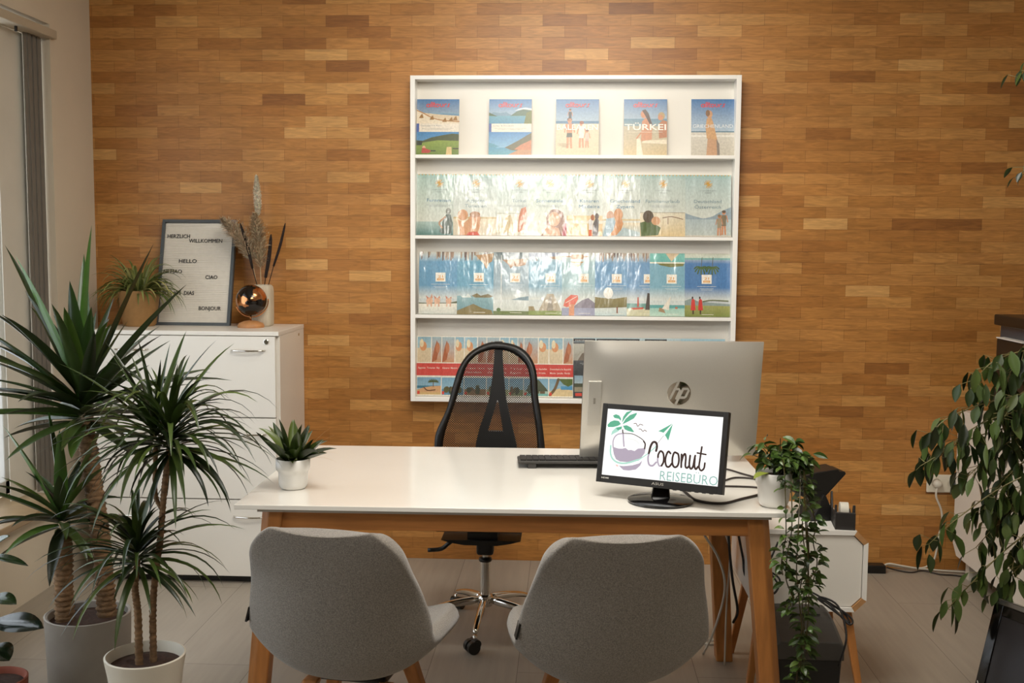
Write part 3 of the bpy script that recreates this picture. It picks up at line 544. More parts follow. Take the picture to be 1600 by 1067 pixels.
def plume(tip, base, Lp, wid, n_, c0, label, seed, name, side=0, grp=None):
    r_ = random.Random(seed); tp = Vector(tip); bs_ = Vector(base); mid = (tp+bs_)/2+Vector((side*.3, 0, .02))
    path = smooth([bs_, mid, tp], 14); o = thing(name, label, 'dried flower', base)
    MB_ = MB(); MB_.X = Matrix.Translation(-bs_); MB_.tube(path, .0016, 6); MB_.build('stem', straw, o)
    f = MB(); f.X = Matrix.Translation(-bs_); N_ = len(path)
    for k in range(n_):
        t = 1-Lp*r_.random()**.9; i = min(N_-2, int(t*(N_-1))); p = path[i].lerp(path[i+1], t*(N_-1)-i)
        tau = (t-(1-Lp))/Lp; ww = wid*(math.sin(math.pi*min(1, .12+tau*.88)**.8)*.9+.1)
        ax_ = (path[i+1]-path[i]).normalized(); g = r_.uniform(0, 6.28)
        rad = Vector((math.cos(g), math.sin(g)*.8, 0)); d = (ax_*1.1+rad*r_.uniform(.3, 1.0)*(1.7 if wid > .03 else 1))
        c = jit(lin(c0), .3, r_); L = ww*r_.uniform(.5, 1.15)
        f.leaf(p, d, L, .0026 if wid > .02 else .0030, r_.uniform(.1, .8), 4, .1, .5, r_.uniform(-1, 1), c)
        if wid > .02:
            for _ in range(4):
                q = p+d.normalized()*L*r_.uniform(.35, 1)+Vector((0, 0, -.006*r_.random())); f.leaf(q, d+Vector((r_.uniform(-1, 1), r_.uniform(-1, 1), r_.uniform(-1, .6))), .009, .0036, .3, 2, .1, .5, 0, jit(c, .25, r_))
    f.build('plume', plm, o); return o
plume((-.672, -.10, 1.722), (vx-.004, vy, ztop-.05), .36, .026, 1900, '#f4ead4', 'tall slim cream plume rising highest from the vase', 1, 'dried_plume')
plume((-.815, -.14, 1.54), (vx-.012, vy-.006, ztop-.05), .60, .075, 900, '#c4ae90', 'bushy beige reed plume leaning left over the letter board', 2, 'dried_reed', .12)
plume((-.675, -.13, 1.56), (vx, vy-.008, ztop-.05), .70, .064, 900, '#bfa887', 'bushy beige reed plume standing upright in the middle of the vase', 3, 'dried_reed', .02)
def cattail(tip, z0, base, label, r_):
    o = thing('cattail', label, 'dried flower', base, group='dark dried cattails in the vase')
    bs_ = Vector(base); tp = Vector(tip); d = tp-bs_; t0 = (z0-bs_.z)/d.z; p0 = bs_+d*t0
    b = MB(); b.X = Matrix.Translation(-bs_); b.tube([bs_, p0], .0018, 6); b.build('stem', dk, o)
    b = MB(); b.X = Matrix.Translation(-bs_); P = smooth([p0, p0.lerp(tp, .5)+Vector((.004, 0, 0)), tp], 5); m_ = len(P)
    b.tube(P, [r_*(.35+.65*math.sin(math.pi*min(1, .12+.8*k/(m_-1)))**.6) if k < m_-1 else r_*.25 for k in range(m_)], 10); b.build('head', dk, o, smooth=True)
cattail((-.729, -.16, 1.517), 1.32, (vx-.006, vy-.01, ztop-.05), 'dark cattail leaning left in front of the beige reeds', .007)
cattail((-.602, -.13, 1.470), 1.28, (vx+.006, vy-.008, ztop-.05), 'dark blunt cattail, middle one of the three', .0085)
cattail((-.541, -.12, 1.519), 1.33, (vx+.012, vy+.004, ztop-.05), 'dark pointed cattail leaning furthest right', .006)
# ---------------------------------------------------------------- globe
gx, gy = -.672, -.215
gl = thing('globe', 'small black and copper globe on a round wooden foot on the filing cabinet', 'globe', (gx, gy, fzt))
b = MB(); b.lathe([(0, 0), (.056, 0), (.058, .006), (.052, .018), (.03, .027), (.012, .030), (0, .030)], 32); b.build('foot', mat('light_wood', '#b98352', .5, var=.2, vs_=30), gl, smooth=True, auto=50)
br = mat('copper', '#c98a58', .22, 1, var=.15)
b = MB(); b.tube([(0, 0, .028), (0, 0, .052)], .004, 10)
gc = Vector((.004, 0, .118)); rg = .066
b.tube([gc+Vector((math.cos(t), 0, math.sin(t)))*(rg+.007) for t in [R(200+k*7.5) for k in range(23)]], .0028, 8); b.build('meridian', br, gl, smooth=True)
gmn = bpy.data.materials.new('globe_map'); gmn.use_nodes = True; nt = gmn.node_tree; N = nt.nodes; L = nt.links; bb = N['Principled BSDF']
tc = N.new('ShaderNodeTexCoord'); nn = N.new('ShaderNodeTexNoise'); nn.inputs['Scale'].default_value = 17; nn.inputs['Detail'].default_value = 5; L.new(tc.outputs['Object'], nn.inputs[0])
rp = N.new('ShaderNodeValToRGB'); rp.color_ramp.interpolation = 'CONSTANT'; rp.color_ramp.elements[0].color = (*lin('#15100d'), 1); rp.color_ramp.elements[1].position = .52; rp.color_ramp.elements[1].color = (*lin('#c98b5c'), 1)
L.new(nn.outputs[0], rp.inputs[0]); L.new(rp.outputs[0], bb.inputs['Base Color'])
mt = N.new('ShaderNodeMath'); mt.operation = 'GREATER_THAN'; mt.inputs[1].default_value = .52; L.new(nn.outputs[0], mt.inputs[0]); L.new(mt.outputs[0], bb.inputs['Metallic']); bb.inputs['Roughness'].default_value = .17
b = MB(); b.X = Matrix.Translation(gc); b.lathe([(rg*math.sin(math.pi*k/24) if 0 < k < 24 else 0, -rg*math.cos(math.pi*k/24)) for k in range(25)], 40); b.build('sphere', gmn, gl, smooth=True)
# ---------------------------------------------------------------- spider plant on the cabinet
sp = thing('spider_plant', 'spider plant with striped drooping leaves in a tan pot on the filing cabinet', 'plant', (-1.168, -.2, fzt))
b = MB(); b.lathe([(0, 0), (.062, 0), (.07, .01), (.088, .15), (.09, .155), (.08, .155), (.07, .13), (0, .13)], 32); b.build('pot', mat('tan_pot', '#a07848', .8, var=.12, vs_=40, bump=.4, bs=60), sp, smooth=True, auto=50)
b = MB(); b.lathe([(0, .13), (.074, .131), (0, .14)], 20); b.build('soil', soil, sp)
b = MB(); r_ = random.Random(5)
for k in range(150):
    g = r_.uniform(0, 6.28); e = r_.uniform(.25, 1.35); d = Vector((math.cos(g)*math.cos(e), math.sin(g)*math.cos(e)*.8, math.sin(e))); c = jit(lin(r_.choice(['#6f7d4a', '#8a9662', '#a8ac7c', '#5c6f3e'])), .2, r_)
    b.leaf((.02*math.cos(g), .02*math.sin(g), .135), d, r_.uniform(.12, .24), .012, r_.uniform(.9, 2.3), 9, .3, .3, 0, c)
b.build('foliage', leafm, sp)
# ================================================================ desk
DX, DY, DR, DW, DD, DZ = -.1755, -2.0662, .0154, 1.466, .8564, .745
dt = thing('desk', 'white-topped office desk with oak frame and splayed oak legs in the middle of the room', 'desk', (DX, DY, 0), DR)
tw = mat('desk_top_white', '#f4f0e7', .2, var=.015, coat=.4, crough=.12)
b = MB(); prof = [(0, DZ), (0, DZ-.009), (.014, DZ-.022)]
ring = lambda i, z: [b.vert(p) for p in ((i, i, z), (DW-i, i, z), (DW-i, DD-i, z), (i, DD-i, z))]
b.box((0, 0, DZ-.0125), (DW, DD, DZ)); b.build('tabletop', tw, dt, bevel=.0012)
MB().box((.058, .012, DZ-.021), (DW-.058, DD-.012, DZ-.0125)).build('top_support', mat('grey_support', '#b9b2a6', .5), dt)
zt = DZ-.021; ap = .054
MB().box((.10, .045, zt-ap), (DW-.10, .07, zt)).build('apron', oak_x, dt, bevel=.003)
MB().box((.10, DD-.07, zt-ap), (DW-.10, DD-.045, zt)).build('apron', oak_x, dt, bevel=.003)
for x in (.05, DW-.075): MB().box((x, .10, zt-ap), (x+.025, DD-.10, zt)).build('apron', oak, dt, bevel=.003)
for sx_ in (0, 1):
    for sy_ in (0, 1):
        w_ = .060; x = .060 if not sx_ else DW-.057-w_; y = .035 if not sy_ else DD-.035-w_
        ox = -.062 if not sx_ else .062; oy = -.045 if not sy_ else .12
        c_ = .022; S5 = [(0, 0), (w_, 0), (w_, w_), (0, w_)]; S5 = [p for i5, p in enumerate(S5)]
        ci = (3 if sy_ else 0) if not sx_ else (2 if sy_ else 1)        # outer corner cut at 45 degrees
        cut = {0: [(0, c_), (c_, 0)], 1: [(w_-c_, 0), (w_, c_)], 2: [(w_, w_-c_), (w_-c_, w_)], 3: [(c_, w_), (0, w_-c_)]}[ci]
        S5[ci:ci+1] = cut
        T = [(x+p, y+q, zt) for p, q in S5]; k = .93
        Bq = [(x+ox+w_/2+(p-w_/2)*k, y+oy+w_/2+(q-w_/2)*k, 0) for p, q in S5]
        MB().quadframe(Bq, T).build('leg', oak, dt, bevel=.004)
# ---------------------------------------------------------------- desk plant (left)
dp = thing('potted_plant', 'small green plant in a white stepped pot on the left end of the desk', 'plant', (-.070, -1.86, DZ)); dp.scale = (.93, .93, .93)
potw = mat('white_ceramic', '#efece6', .25, var=.01, coat=.3)
b = MB(); b.lathe([(0, 0), (.034, 0), (.040, .005), (.043, .014), (.044, .045), (.0445, .052), (.050, .058), (.0515, .064), (.0515, .090), (.049, .092), (.046, .088), (.044, .06), (0, .06)], 40); b.build('pot', potw, dp, smooth=True, auto=60)
b = MB(); b.lathe([(0, .072), (.045, .073), (0, .078)], 20); b.build('soil', soil, dp)
b = MB(); r_ = random.Random(11)
for k in range(32):
    g = k*2.4+r_.uniform(-.5, .5); e = .45+.85*(k/32)+r_.uniform(-.25, .2); d = Vector((math.cos(g)*math.cos(e), math.sin(g)*math.cos(e), math.sin(e)))
    c = jit(lin(r_.choice(['#2f4420', '#3f5229', '#556734', '#2a3a1e'])), .2, r_)
    b.leaf((.012*math.cos(g), .012*math.sin(g), .072), d, r_.uniform(.09, .15), r_.uniform(.026, .040), r_.uniform(-.35, .7), 8, .35, .5, r_.uniform(-.5, .5), c)
for k in range(5): b.leaf((.01, 0, .08), (.8+.1*k, .2-.15*k, 1-.12*k), .15, .003, .3+.1*k, 6, .1, .3, 0, lin('#b59a72'))
b.build('foliage', leafm, dp, smooth=True)
# ---------------------------------------------------------------- monitors
def posemat(x, y, z, ya, ti, ro):
    r = Vector((math.cos(ya), math.sin(ya), 0)); n_ = Vector((math.sin(ya), -math.cos(ya), 0)); u = Vector((0, 0, 1))*math.cos(ti)-n_*math.sin(ti)
    r2 = r*math.cos(ro)+u*math.sin(ro); u2 = u*math.cos(ro)-r*math.sin(ro); n2 = r2.cross(u2)
    m_ = Matrix((r2, -n2, u2)).transposed().to_4x4(); m_.translation = (x, y, z); return m_
darkm = mat('monitor_black', '#1d1b19', .45, var=.05, bump=.15, bs=900)
gloss = mat('gloss_black', '#0e0d0d', .12, var=.03, coat=.5)
# small customer screen
AW, AH = .355, .2156; PM = posemat(.949, -1.949, .894, -.429, .2255, .0065)
rootp = Vector((.951, -1.945, DZ)); am = thing('small_monitor', 'small black monitor showing the coconut travel agency logo, near the front edge of the desk', 'monitor', rootp)
X_ = Matrix.Translation(-rootp) @ PM
b = MB(); b.lathe([(0, 0), (.083, 0), (.088, .003), (.088, .007), (.082, .010), (.03, .015), (0, .015)], 48, sy=.95); b.build('base', gloss, am, smooth=True, auto=40)
hinge = X_ @ Vector((0, .03, -.07))
b = MB(); b.quadframe([(-.026, -.008, .012), (.026, -.008, .012), (.026, .02, .012), (-.026, .02, .012)], [(-.017+hinge.x, -.006+hinge.y, hinge.z), (.017+hinge.x, -.006+hinge.y, hinge.z), (.017+hinge.x, .012+hinge.y, hinge.z), (-.017+hinge.x, .012+hinge.y, hinge.z)]); b.build('stand', gloss, am, bevel=.003)
b = MB(); b.X = X_; h2 = AH/2; w2 = AW/2
bl, bt = .0142, .0142; bb_ = .0206
b.box((-w2, 0, -h2), (-w2+bl, .022, h2)); b.box((w2-bl, 0, -h2), (w2, .022, h2)); b.box((-w2+bl, 0, h2-bt), (w2-bl, .022, h2)); b.box((-w2+bl, 0, -h2), (w2-bl, .022, -h2+bb_)); b.box((-w2+bl, .006, -h2+bb_), (w2-bl, .022, h2-bt))
for k in range(6): b.box((w2-.135+k*.02, .0, -h2-.0015), (w2-.125+k*.02, .008, -h2+.001))
b.build('housing', darkm, am, bevel=.0012)
b = MB(); b.X = X_; b.box((-w2+.05, .02, -h2+.03), (w2-.05, .042, h2-.04)); b.build('back_cover', darkm, am, bevel=.006)
b = MB(); b.X = X_; sw, sh_ = AW-2*bl, AH-bt-bb_
a = Art(b, sw, sh_, .0048, .00006, (-w2+bl, -h2+bb_)); a.rect(0, 0, 1, 1, '#fbfaf7')
LOGO = {
 'L1':[(0.137,0.819),(0.143,0.897),(0.169,0.969),(0.213,.999),(0.219,0.993),(0.186,0.937),(0.16,0.873),(0.14,0.81)],
 'L2':[(0.142,0.78),(0.165,0.865),(0.202,0.93),(0.26,0.972),(0.261,0.947),(0.24,0.884),(0.197,0.835),(0.149,0.786)],
 'L3':[(0.05,0.902),(0.076,0.926),(0.107,0.91),(0.125,0.869),(0.127,0.826),(0.107,0.858),(0.084,0.863),(0.066,0.866)],
 'L4':[(0.009,0.755),(0.032,0.805),(0.066,0.832),(0.107,0.827),(0.129,0.783),(0.106,0.754),(0.062,0.727),(0.016,0.721)],
 'L5':[(0.049,0.6),(0.055,0.661),(0.087,0.726),(0.136,0.749),(0.131,0.714),(0.111,0.668),(0.072,0.629)],
 'L5b':[(0.088,0.717),(0.141,0.75),(0.139,0.707),(0.105,0.685)],
 'L6':[(0.148,0.76),(0.18,0.773),(0.222,0.744),(0.254,0.68),(0.236,0.677),(0.195,0.689),(0.166,0.71)],
 'fill':[(0.091,0.425),(0.125,0.413),(0.16,0.415),(0.19,0.431),(0.216,0.401),(0.241,0.409),(0.272,0.397),(0.299,0.439),(0.329,0.446),(0.365,0.457),(0.362,0.38),(0.336,0.308),(0.28,0.249),(0.211,0.221),(0.151,0.22),(0.114,0.249),(0.09,0.322),(0.077,0.406),(0.077,0.437)],
 'rimL':[(0.079,0.423),(0.074,0.508),(0.085,0.579),(0.113,0.626),(0.157,0.644)],
 'rimR':[(0.157,0.647),(0.238,0.648),(0.3,0.609),(0.342,0.564),(0.357,0.515),(0.358,0.456)],
 'rimR2':[(0.343,0.556),(0.359,0.515),(0.358,0.447)],
 'smear':[(0.207,0.57),(0.262,0.561),(0.305,0.516)],
 'sw1':[(0.058,0.434),(0.06,0.335),(0.083,0.244),(0.135,0.192),(0.213,0.196),(0.309,0.262)],
 'sw2':[(0.309,0.262),(0.383,0.366),(0.437,0.459),(0.464,0.514)],
 'line':[(0.458,0.521),(0.51,0.656)],
 'low':[(0.143,0.159),(0.185,0.156),(0.264,0.182),(0.321,0.221),(0.348,0.268),(0.333,0.189),(0.297,0.124),(0.238,0.098),(0.188,0.098)],
 'b1':[(0.244,0.804),(0.264,0.81),(0.281,0.769),(0.299,0.801),(0.325,0.792)], 'b2':[(0.293,0.731),(0.311,0.73),(0.33,0.699),(0.344,0.721),(0.362,0.703)],
 'pl1':[(0.461,0.72),(0.58,0.855),(0.508,0.703),(0.492,0.713)], 'pl2':[(0.582,0.849),(0.555,0.594),(0.522,0.674)], 'pl3':[(0.508,0.693),(0.522,0.671),(0.511,0.642)],
 'C':[(0.46,0.428),(0.464,0.497),(0.452,0.549),(0.427,0.551),(0.409,0.489),(0.399,0.385)], 'C2':[(0.399,0.385),(0.396,0.3),(0.41,0.218),(0.441,0.206),(0.469,0.261)],
 'o1':[(0.48,0.347),(0.481,0.28),(0.497,0.215),(0.518,0.218)], 'o1b':[(0.518,0.218),(0.532,0.287),(0.524,0.396),(0.499,0.431),(0.482,0.381),(0.481,0.339)],
 'c':[(0.585,0.41),(0.566,0.436),(0.551,0.383),(0.546,0.298),(0.559,0.221),(0.583,0.215),(0.606,0.274)],
 'o2':[(0.643,0.419),(0.617,0.428),(0.605,0.349),(0.61,0.257),(0.63,0.215),(0.654,0.242),(0.661,0.324),(0.651,0.406),(0.637,0.424)],
 'n':[(0.679,0.411),(0.685,0.224)], 'n2':[(0.682,0.285),(0.693,0.387),(0.708,0.423),(0.717,0.366),(0.719,0.249),(0.734,0.222),(0.75,0.254)],
 'u':[(0.752,0.405),(0.751,0.271),(0.766,0.215),(0.783,0.251),(0.79,0.361),(0.794,0.411)], 'u2':[(0.793,0.378),(0.795,0.261),(0.809,0.217),(0.826,0.258)],
 't':[(0.843,0.544),(0.836,0.367),(0.834,0.251),(0.853,0.204),(0.875,0.241),(0.879,0.316)], 't2':[(0.809,0.453),(0.882,0.441)]}
GR, MN, PU, BR = '#5aa283', '#a2cdbd', '#a69aa8', '#3a2a26'
for k, c in (('L5', MN), ('L1', GR), ('L2', GR), ('L3', GR), ('L4', GR), ('L5b', GR), ('L6', GR), ('fill', PU), ('low', PU), ('pl1', GR), ('pl2', GR), ('pl3', '#cfe0d8')): a.poly(LOGO[k], c)
a.stroke(LOGO['rimL'], .0035, PU); a.stroke(LOGO['rimR'], .0022, BR); a.stroke(LOGO['rimR2'], .0042, BR); a.stroke(LOGO['smear'], .004, '#dfe0dc')
a.poly([(.15, .64), (.164, .64), (.182, .447), (.169, .445)], PU); a.poly([(.144, .705), (.154, .702), (.161, .651), (.149, .648)], BR)
a.stroke(LOGO['sw1'], .0062, '#f7f7f4'); a.stroke([(p[0], p[1]+.01) for p in LOGO['sw1']], .0048, MN); a.stroke(LOGO['sw2'], .003, MN); a.stroke(LOGO['line'], .0012, '#6b6b66', sm=False)
a.poly([(.114, .172), (.134, .168), (.147, .143), (.125, .143)], '#e6b4ac'); a.stroke([(.113, .092), (.163, .104)], .0008, '#e6b4ac', sm=False)
for k in ('b1', 'b2'): a.stroke(LOGO[k], .0019, '#5a3a33')
a.stroke(LOGO['C2'], .0052, PU); a.stroke(LOGO['o1'], .0045, PU); a.stroke(LOGO['C'], .0062, BR)
for k in ('o1b', 'c', 'o2', 'n', 'n2', 'u', 'u2'): a.stroke(LOGO[k], .0054, BR)
a.stroke(LOGO['t'], .005, BR); a.stroke(LOGO['t2'], .0042, BR, sm=False)
a.text('REISEBÜRO', .512, .008, .0250, '#86aaa2', 0, 'l', width=.485*sw)
b.build('screen', mat('lit_screen', '#ffffff', .3, var=0, attr=True, emit=0.9), am)
b = MB(); b.X = X_; a = Art(b, AW, AH, -.0002, .0001, (-w2, -h2))
a.text('ASUS', .5, .035, .0068, '#b9b4aa', .01, width=.034); bp_ = mat('badge_print', '#ffffff', .4, attr=True)
b.build('badge', bp_, am)
b = MB(); b.X = X_; a = Art(b, AW, AH, -.0002, .0001, (-w2, -h2)); a.text('HDMI', .075, .05, .004, '#d9d5cc', .02, width=.021); b.build('badge', bp_, am)
# big all-in-one seen from behind
HW, HH = .57, .3697; PM = posemat(1.0306, -1.471, .949, .1829, -.1156, -.0111)
rootp = Vector((1.028, -1.42, DZ)); hm = thing('desktop_monitor', 'large silver-grey all-in-one computer seen from behind on the right of the desk', 'computer', rootp); X_ = Matrix.Translation(-rootp) @ PM
silver = mat('silver_shell', '#cdc9c0', .30, .6, var=.02, vs_=300, bump=.05, bs=800)
b = MB(); b.X = X_; nx, nz_ = 28, 18
def gpt(i, j):
    u = -1+2*i/nx; v = -1+2*j/nz_; d = .030*(1-abs(u)**5)*(1-abs(v)**4.5)
    return (u*HW/2, .030-d, v*HH/2)
G = [[b.vert(gpt(i, j)) for j in range(nz_+1)] for i in range(nx+1)]
for i in range(nx):
    for j in range(nz_): b.face((G[i][j], G[i+1][j], G[i+1][j+1], G[i][j+1]))
edge = [(i, 0) for i in range(nx)]+[(nx, j) for j in range(nz_)]+[(i, nz_) for i in range(nx, 0, -1)]+[(0, j) for j in range(nz_, 0, -1)]
fr_ = [G[i][j] for i, j in edge]; bk_ = [b.vert((gpt(i, j)[0], .038, gpt(i, j)[2])) for i, j in edge]
for k in range(len(fr_)): q = (k+1) % len(fr_); b.face((fr_[q], fr_[k], bk_[k], bk_[q]))
b.build('rear_shell', silver, hm, smooth=True, auto=35)
b = MB(); b.X = X_; b.box((-HW/2+.001, .038, -HH/2+.001), (HW/2-.001, .046, HH/2-.001)); b.build('front_glass', gloss, hm, bevel=.001)
b = MB(); b.X = X_; b.box((-HW/2+.012, .0015, -.075), (-HW/2+.052, .012, .065), rot=Matrix.Rotation(-.07, 3, 'Z')); b.build('port_cover', silver, hm, bevel=.0015)
b = MB(); b.X = X_; b.box((-HW/2+.0285, .0002, -.006), (-HW/2+.0345, .004, .012)); b.build('port_slot', mat('slot_grey', '#7c776e', .6), hm)
cx_, cz_, rc = .012, .028, .0375
b = MB(); b.X = X_ @ Matrix.Translation((cx_, -.0008, cz_)) @ Matrix.Rotation(R(90), 4, 'X'); b.lathe([(rc, -.002), (rc, .0006), (rc-.0006, .001), (0, .001)], 48); b.build('logo_disc', mat('mirror_disc', '#cfcac2', .05, 1, var=0), hm)
b = MB(); b.X = X_; a = Art(b, rc, rc, -.0019, .0001, (cx_, cz_)); k_ = rc*.215
for P_ in ([(-.1, .98), (-.72, -.42)], [(-.38, .36), (-.02, .36), (.06, .22), (-.22, -.44)], [(.32, .38), (-.26, -.98)], [(.32, .38), (.72, .38), (.80, .24), (.58, -.28), (.46, -.36), (.1, -.36)]): a.stroke(P_, k_*.92, '#ffffff', sm=False)
b.build('logo_letters', silver, hm)
b = MB(); b.box((-.10, -.06, 0), (.10, .12, .008)); b.build('stand_foot', silver, hm, bevel=.003)
b = MB(); b.quadframe([(-.04, .045, .006), (.04, .045, .006), (.04, .06, .006), (-.04, .06, .006)], [(-.04, .03, .13), (.04, .03, .13), (.04, .045, .13), (-.04, .045, .13)]); b.build('stand_neck', silver, hm)
# ---------------------------------------------------------------- keyboard
kb = thing('keyboard', 'dark grey keyboard lying behind the monitors, its rear edge raised on feet', 'keyboard', (.755, -1.462, DZ), .07); kb.scale = (.95, .95, .95)
kg = mat('keyboard_grey', '#3b3936', .5, var=.08); X_ = Matrix.Translation((0, 0, .011)) @ Matrix.Rotation(-.075, 4, 'X')
b = MB(); b.X = X_; b.box((-.222, -.07, 0), (.222, .07, .009)); b.build('body', kg, kb, bevel=.003)
km = mat('key_black', '#22201e', .5)
b = MB(); b.X = X_
for r_i in range(6):
    for k in range(21):
        x = -.214+k*.0205
        if r_i == 5 and k in (4, 5, 6, 7, 8):
            if k == 4: b.box((x, -.062+(5-r_i)*.0212, .009), (x+.0185+4*.0205, -.062+(5-r_i)*.0212+.0185, .014))
            continue
        b.box((x, -.062+(5-r_i)*.0212, .009), (x+.0185, -.062+(5-r_i)*.0212+.0185, .014))
b.build('keys', km, kb)
for x in (-.19, .18): MB().box((x, -.066, -.001), (x+.026, -.06, .016)).build('foot', kg, kb, bevel=.001)
# ---------------------------------------------------------------- cables on the desk
cab = mat('cable_brown_black', '#2c211c', .5, var=.05)
def cable(pts, r_, m_, label, name='cable', grp=None, cat='cable', sm=7):
    b = MB(); b.tube(smooth(pts, sm), r_, 8); o = b.build(name, m_, smooth=True); return tag(o, label, cat, grp)
z_ = DZ+.0035
cable([(1.05, -1.43, z_), (1.10, -1.455, z_), (1.184, -1.505, z_), (1.225, -1.57, z_), (1.262, -1.635, z_), (1.27, -1.70, z_)], .0028, cab, 'black cable on the desk, uppermost of those from the small monitor to the plant pot', grp='cables on the desk')
cable([(1.07, -1.72, z_), (1.11, -1.715, z_), (1.156, -1.68, z_), (1.191, -1.637, z_), (1.225, -1.632, z_), (1.255, -1.650, z_), (1.262, -1.71, z_)], .0028, cab, 'black cable bowed upward between the small monitor and the plant pot, second from the top', grp='cables on the desk')
cable([(1.06, -1.74, z_), (1.146, -1.750, z_), (1.20, -1.752, z_), (1.241, -1.762, z_), (1.25, -1.80, z_)], .0028, cab, 'straight black cable between the small monitor and the plant pot, third from the top', grp='cables on the desk')
cable([(1.025, -1.80, z_), (1.032, -1.852, z_), (1.046, -1.925, z_), (1.083, -1.960, z_), (1.125, -1.956, z_), (1.175, -1.905, z_), (1.222, -1.86, z_), (1.235, -1.84, z_)], .0038, cab, 'thicker black cable curving in front of the others past the monitor base', grp='cables on the desk')
# ---------------------------------------------------------------- trailing plant
tp = thing('trailing_plant', 'trailing green plant in a white pot hanging over the right end of the desk', 'plant', (1.248, -1.965, DZ))
PX = 1.248
b = MB(); b.lathe([(0, 0), (.030, 0), (.037, .006), (.041, .02), (.043, .052), (.048, .062), (.050, .090), (.048, .093), (.045, .09), (.043, .07), (0, .07)], 40); b.build('pot', potw, tp, smooth=True, auto=60)
b = MB(); b.lathe([(0, .080), (.043, .081), (0, .086)], 20); b.build('soil', soil, tp)
r_ = random.Random(21); vines = []
ends = [((1.250, -2.105, .60), 0), ((1.268, -2.10, .50), 0), ((1.300, -2.09, .27), 1), ((1.312, -2.06, .22), 1), ((1.322, -2.04, .34), 1), ((1.305, -2.085, .42), 1), ((1.34, -2.03, .55), 1), ((1.292, -2.10, .31), 1)]
gcols = ['#31481f', '#425c2b', '#56733a', '#2b3d1d', '#4a6632']
def leafpair(b, p, d, s, r_):
    for sgn in (-1, 1):
        g = r_.uniform(0, 6.28); dd = Vector((math.cos(g), math.sin(g)*.8-.3, r_.uniform(-.5, .5)))
        q = p+dd.normalized()*.006
        b.leaf(q, dd, s*r_.uniform(.7, 1.25), s*.5*r_.uniform(.8, 1.1), r_.uniform(.2, 1), 5, .2, .42, r_.uniform(-1.2, 1.2), jit(lin(r_.choice(gcols)), .2, r_))
for (e, kind) in ends:
    E_ = Vector(e); s0 = Vector((PX+r_.uniform(0, .03), -1.965+r_.uniform(-.025, .025), DZ+.09))
    rim = Vector((min(E_.x+.01, PX+.05+r_.uniform(0, .03)), (E_.y-1.965)/2+r_.uniform(-.01, .01), DZ+.105+r_.uniform(0, .02)))
    hang = Vector((E_.x+r_.uniform(-.01, .01), E_.y+r_.uniform(-.01, .01), DZ-.02))
    pts = [s0, s0.lerp(rim, .5)+Vector((0, 0, .035)), rim, hang]
    for t in (.3, .6, .85): pts.append(hang.lerp(E_, t)+Vector((r_.uniform(-.014, .014), r_.uniform(-.012, .012), 0)))
    pts.append(E_); path = smooth(pts, 9); b = MB(); b.X = Matrix.Translation((-PX, 1.965, -DZ)); b.col = lin('#4a4424')
    b.tube(path, .0016, 5)
    for k in range(6, len(path), 1):
        if r_.random() < (.5 if path[k].z > .45 else .72): leafpair(b, path[k], None, .031 if kind else .029, r_)
    b.build('vine', leafm, tp)
b = MB(); b.X = Matrix.Translation((-PX, 1.965, -DZ))
for k in range(34):
    g = r_.uniform(0, 6.28); e = r_.uniform(.2, 1.3); s0 = Vector((PX+.015, -1.965, DZ+.085)); d = Vector((math.cos(g)*math.cos(e)+.4, math.sin(g)*math.cos(e)*.6, math.sin(e)*.8)); L = r_.uniform(.04, .11)
    p = s0+d.normalized()*L; b.col = lin('#4a4424'); b.tube([s0, s0.lerp(p, .5)+Vector((0, 0, .01)), p], .0013, 5)
    for q in (.55, .75, 1): leafpair(b, s0.lerp(p, q)+Vector((0, 0, .004)), None, .037, r_)
b.leaf((PX-.02, -2.0, DZ+.095), (-1, -.5, -.1), .05, .03, .3, 6, .2, .5, 0, lin('#8a9a4a'))
b.build('foliage', leafm, tp)
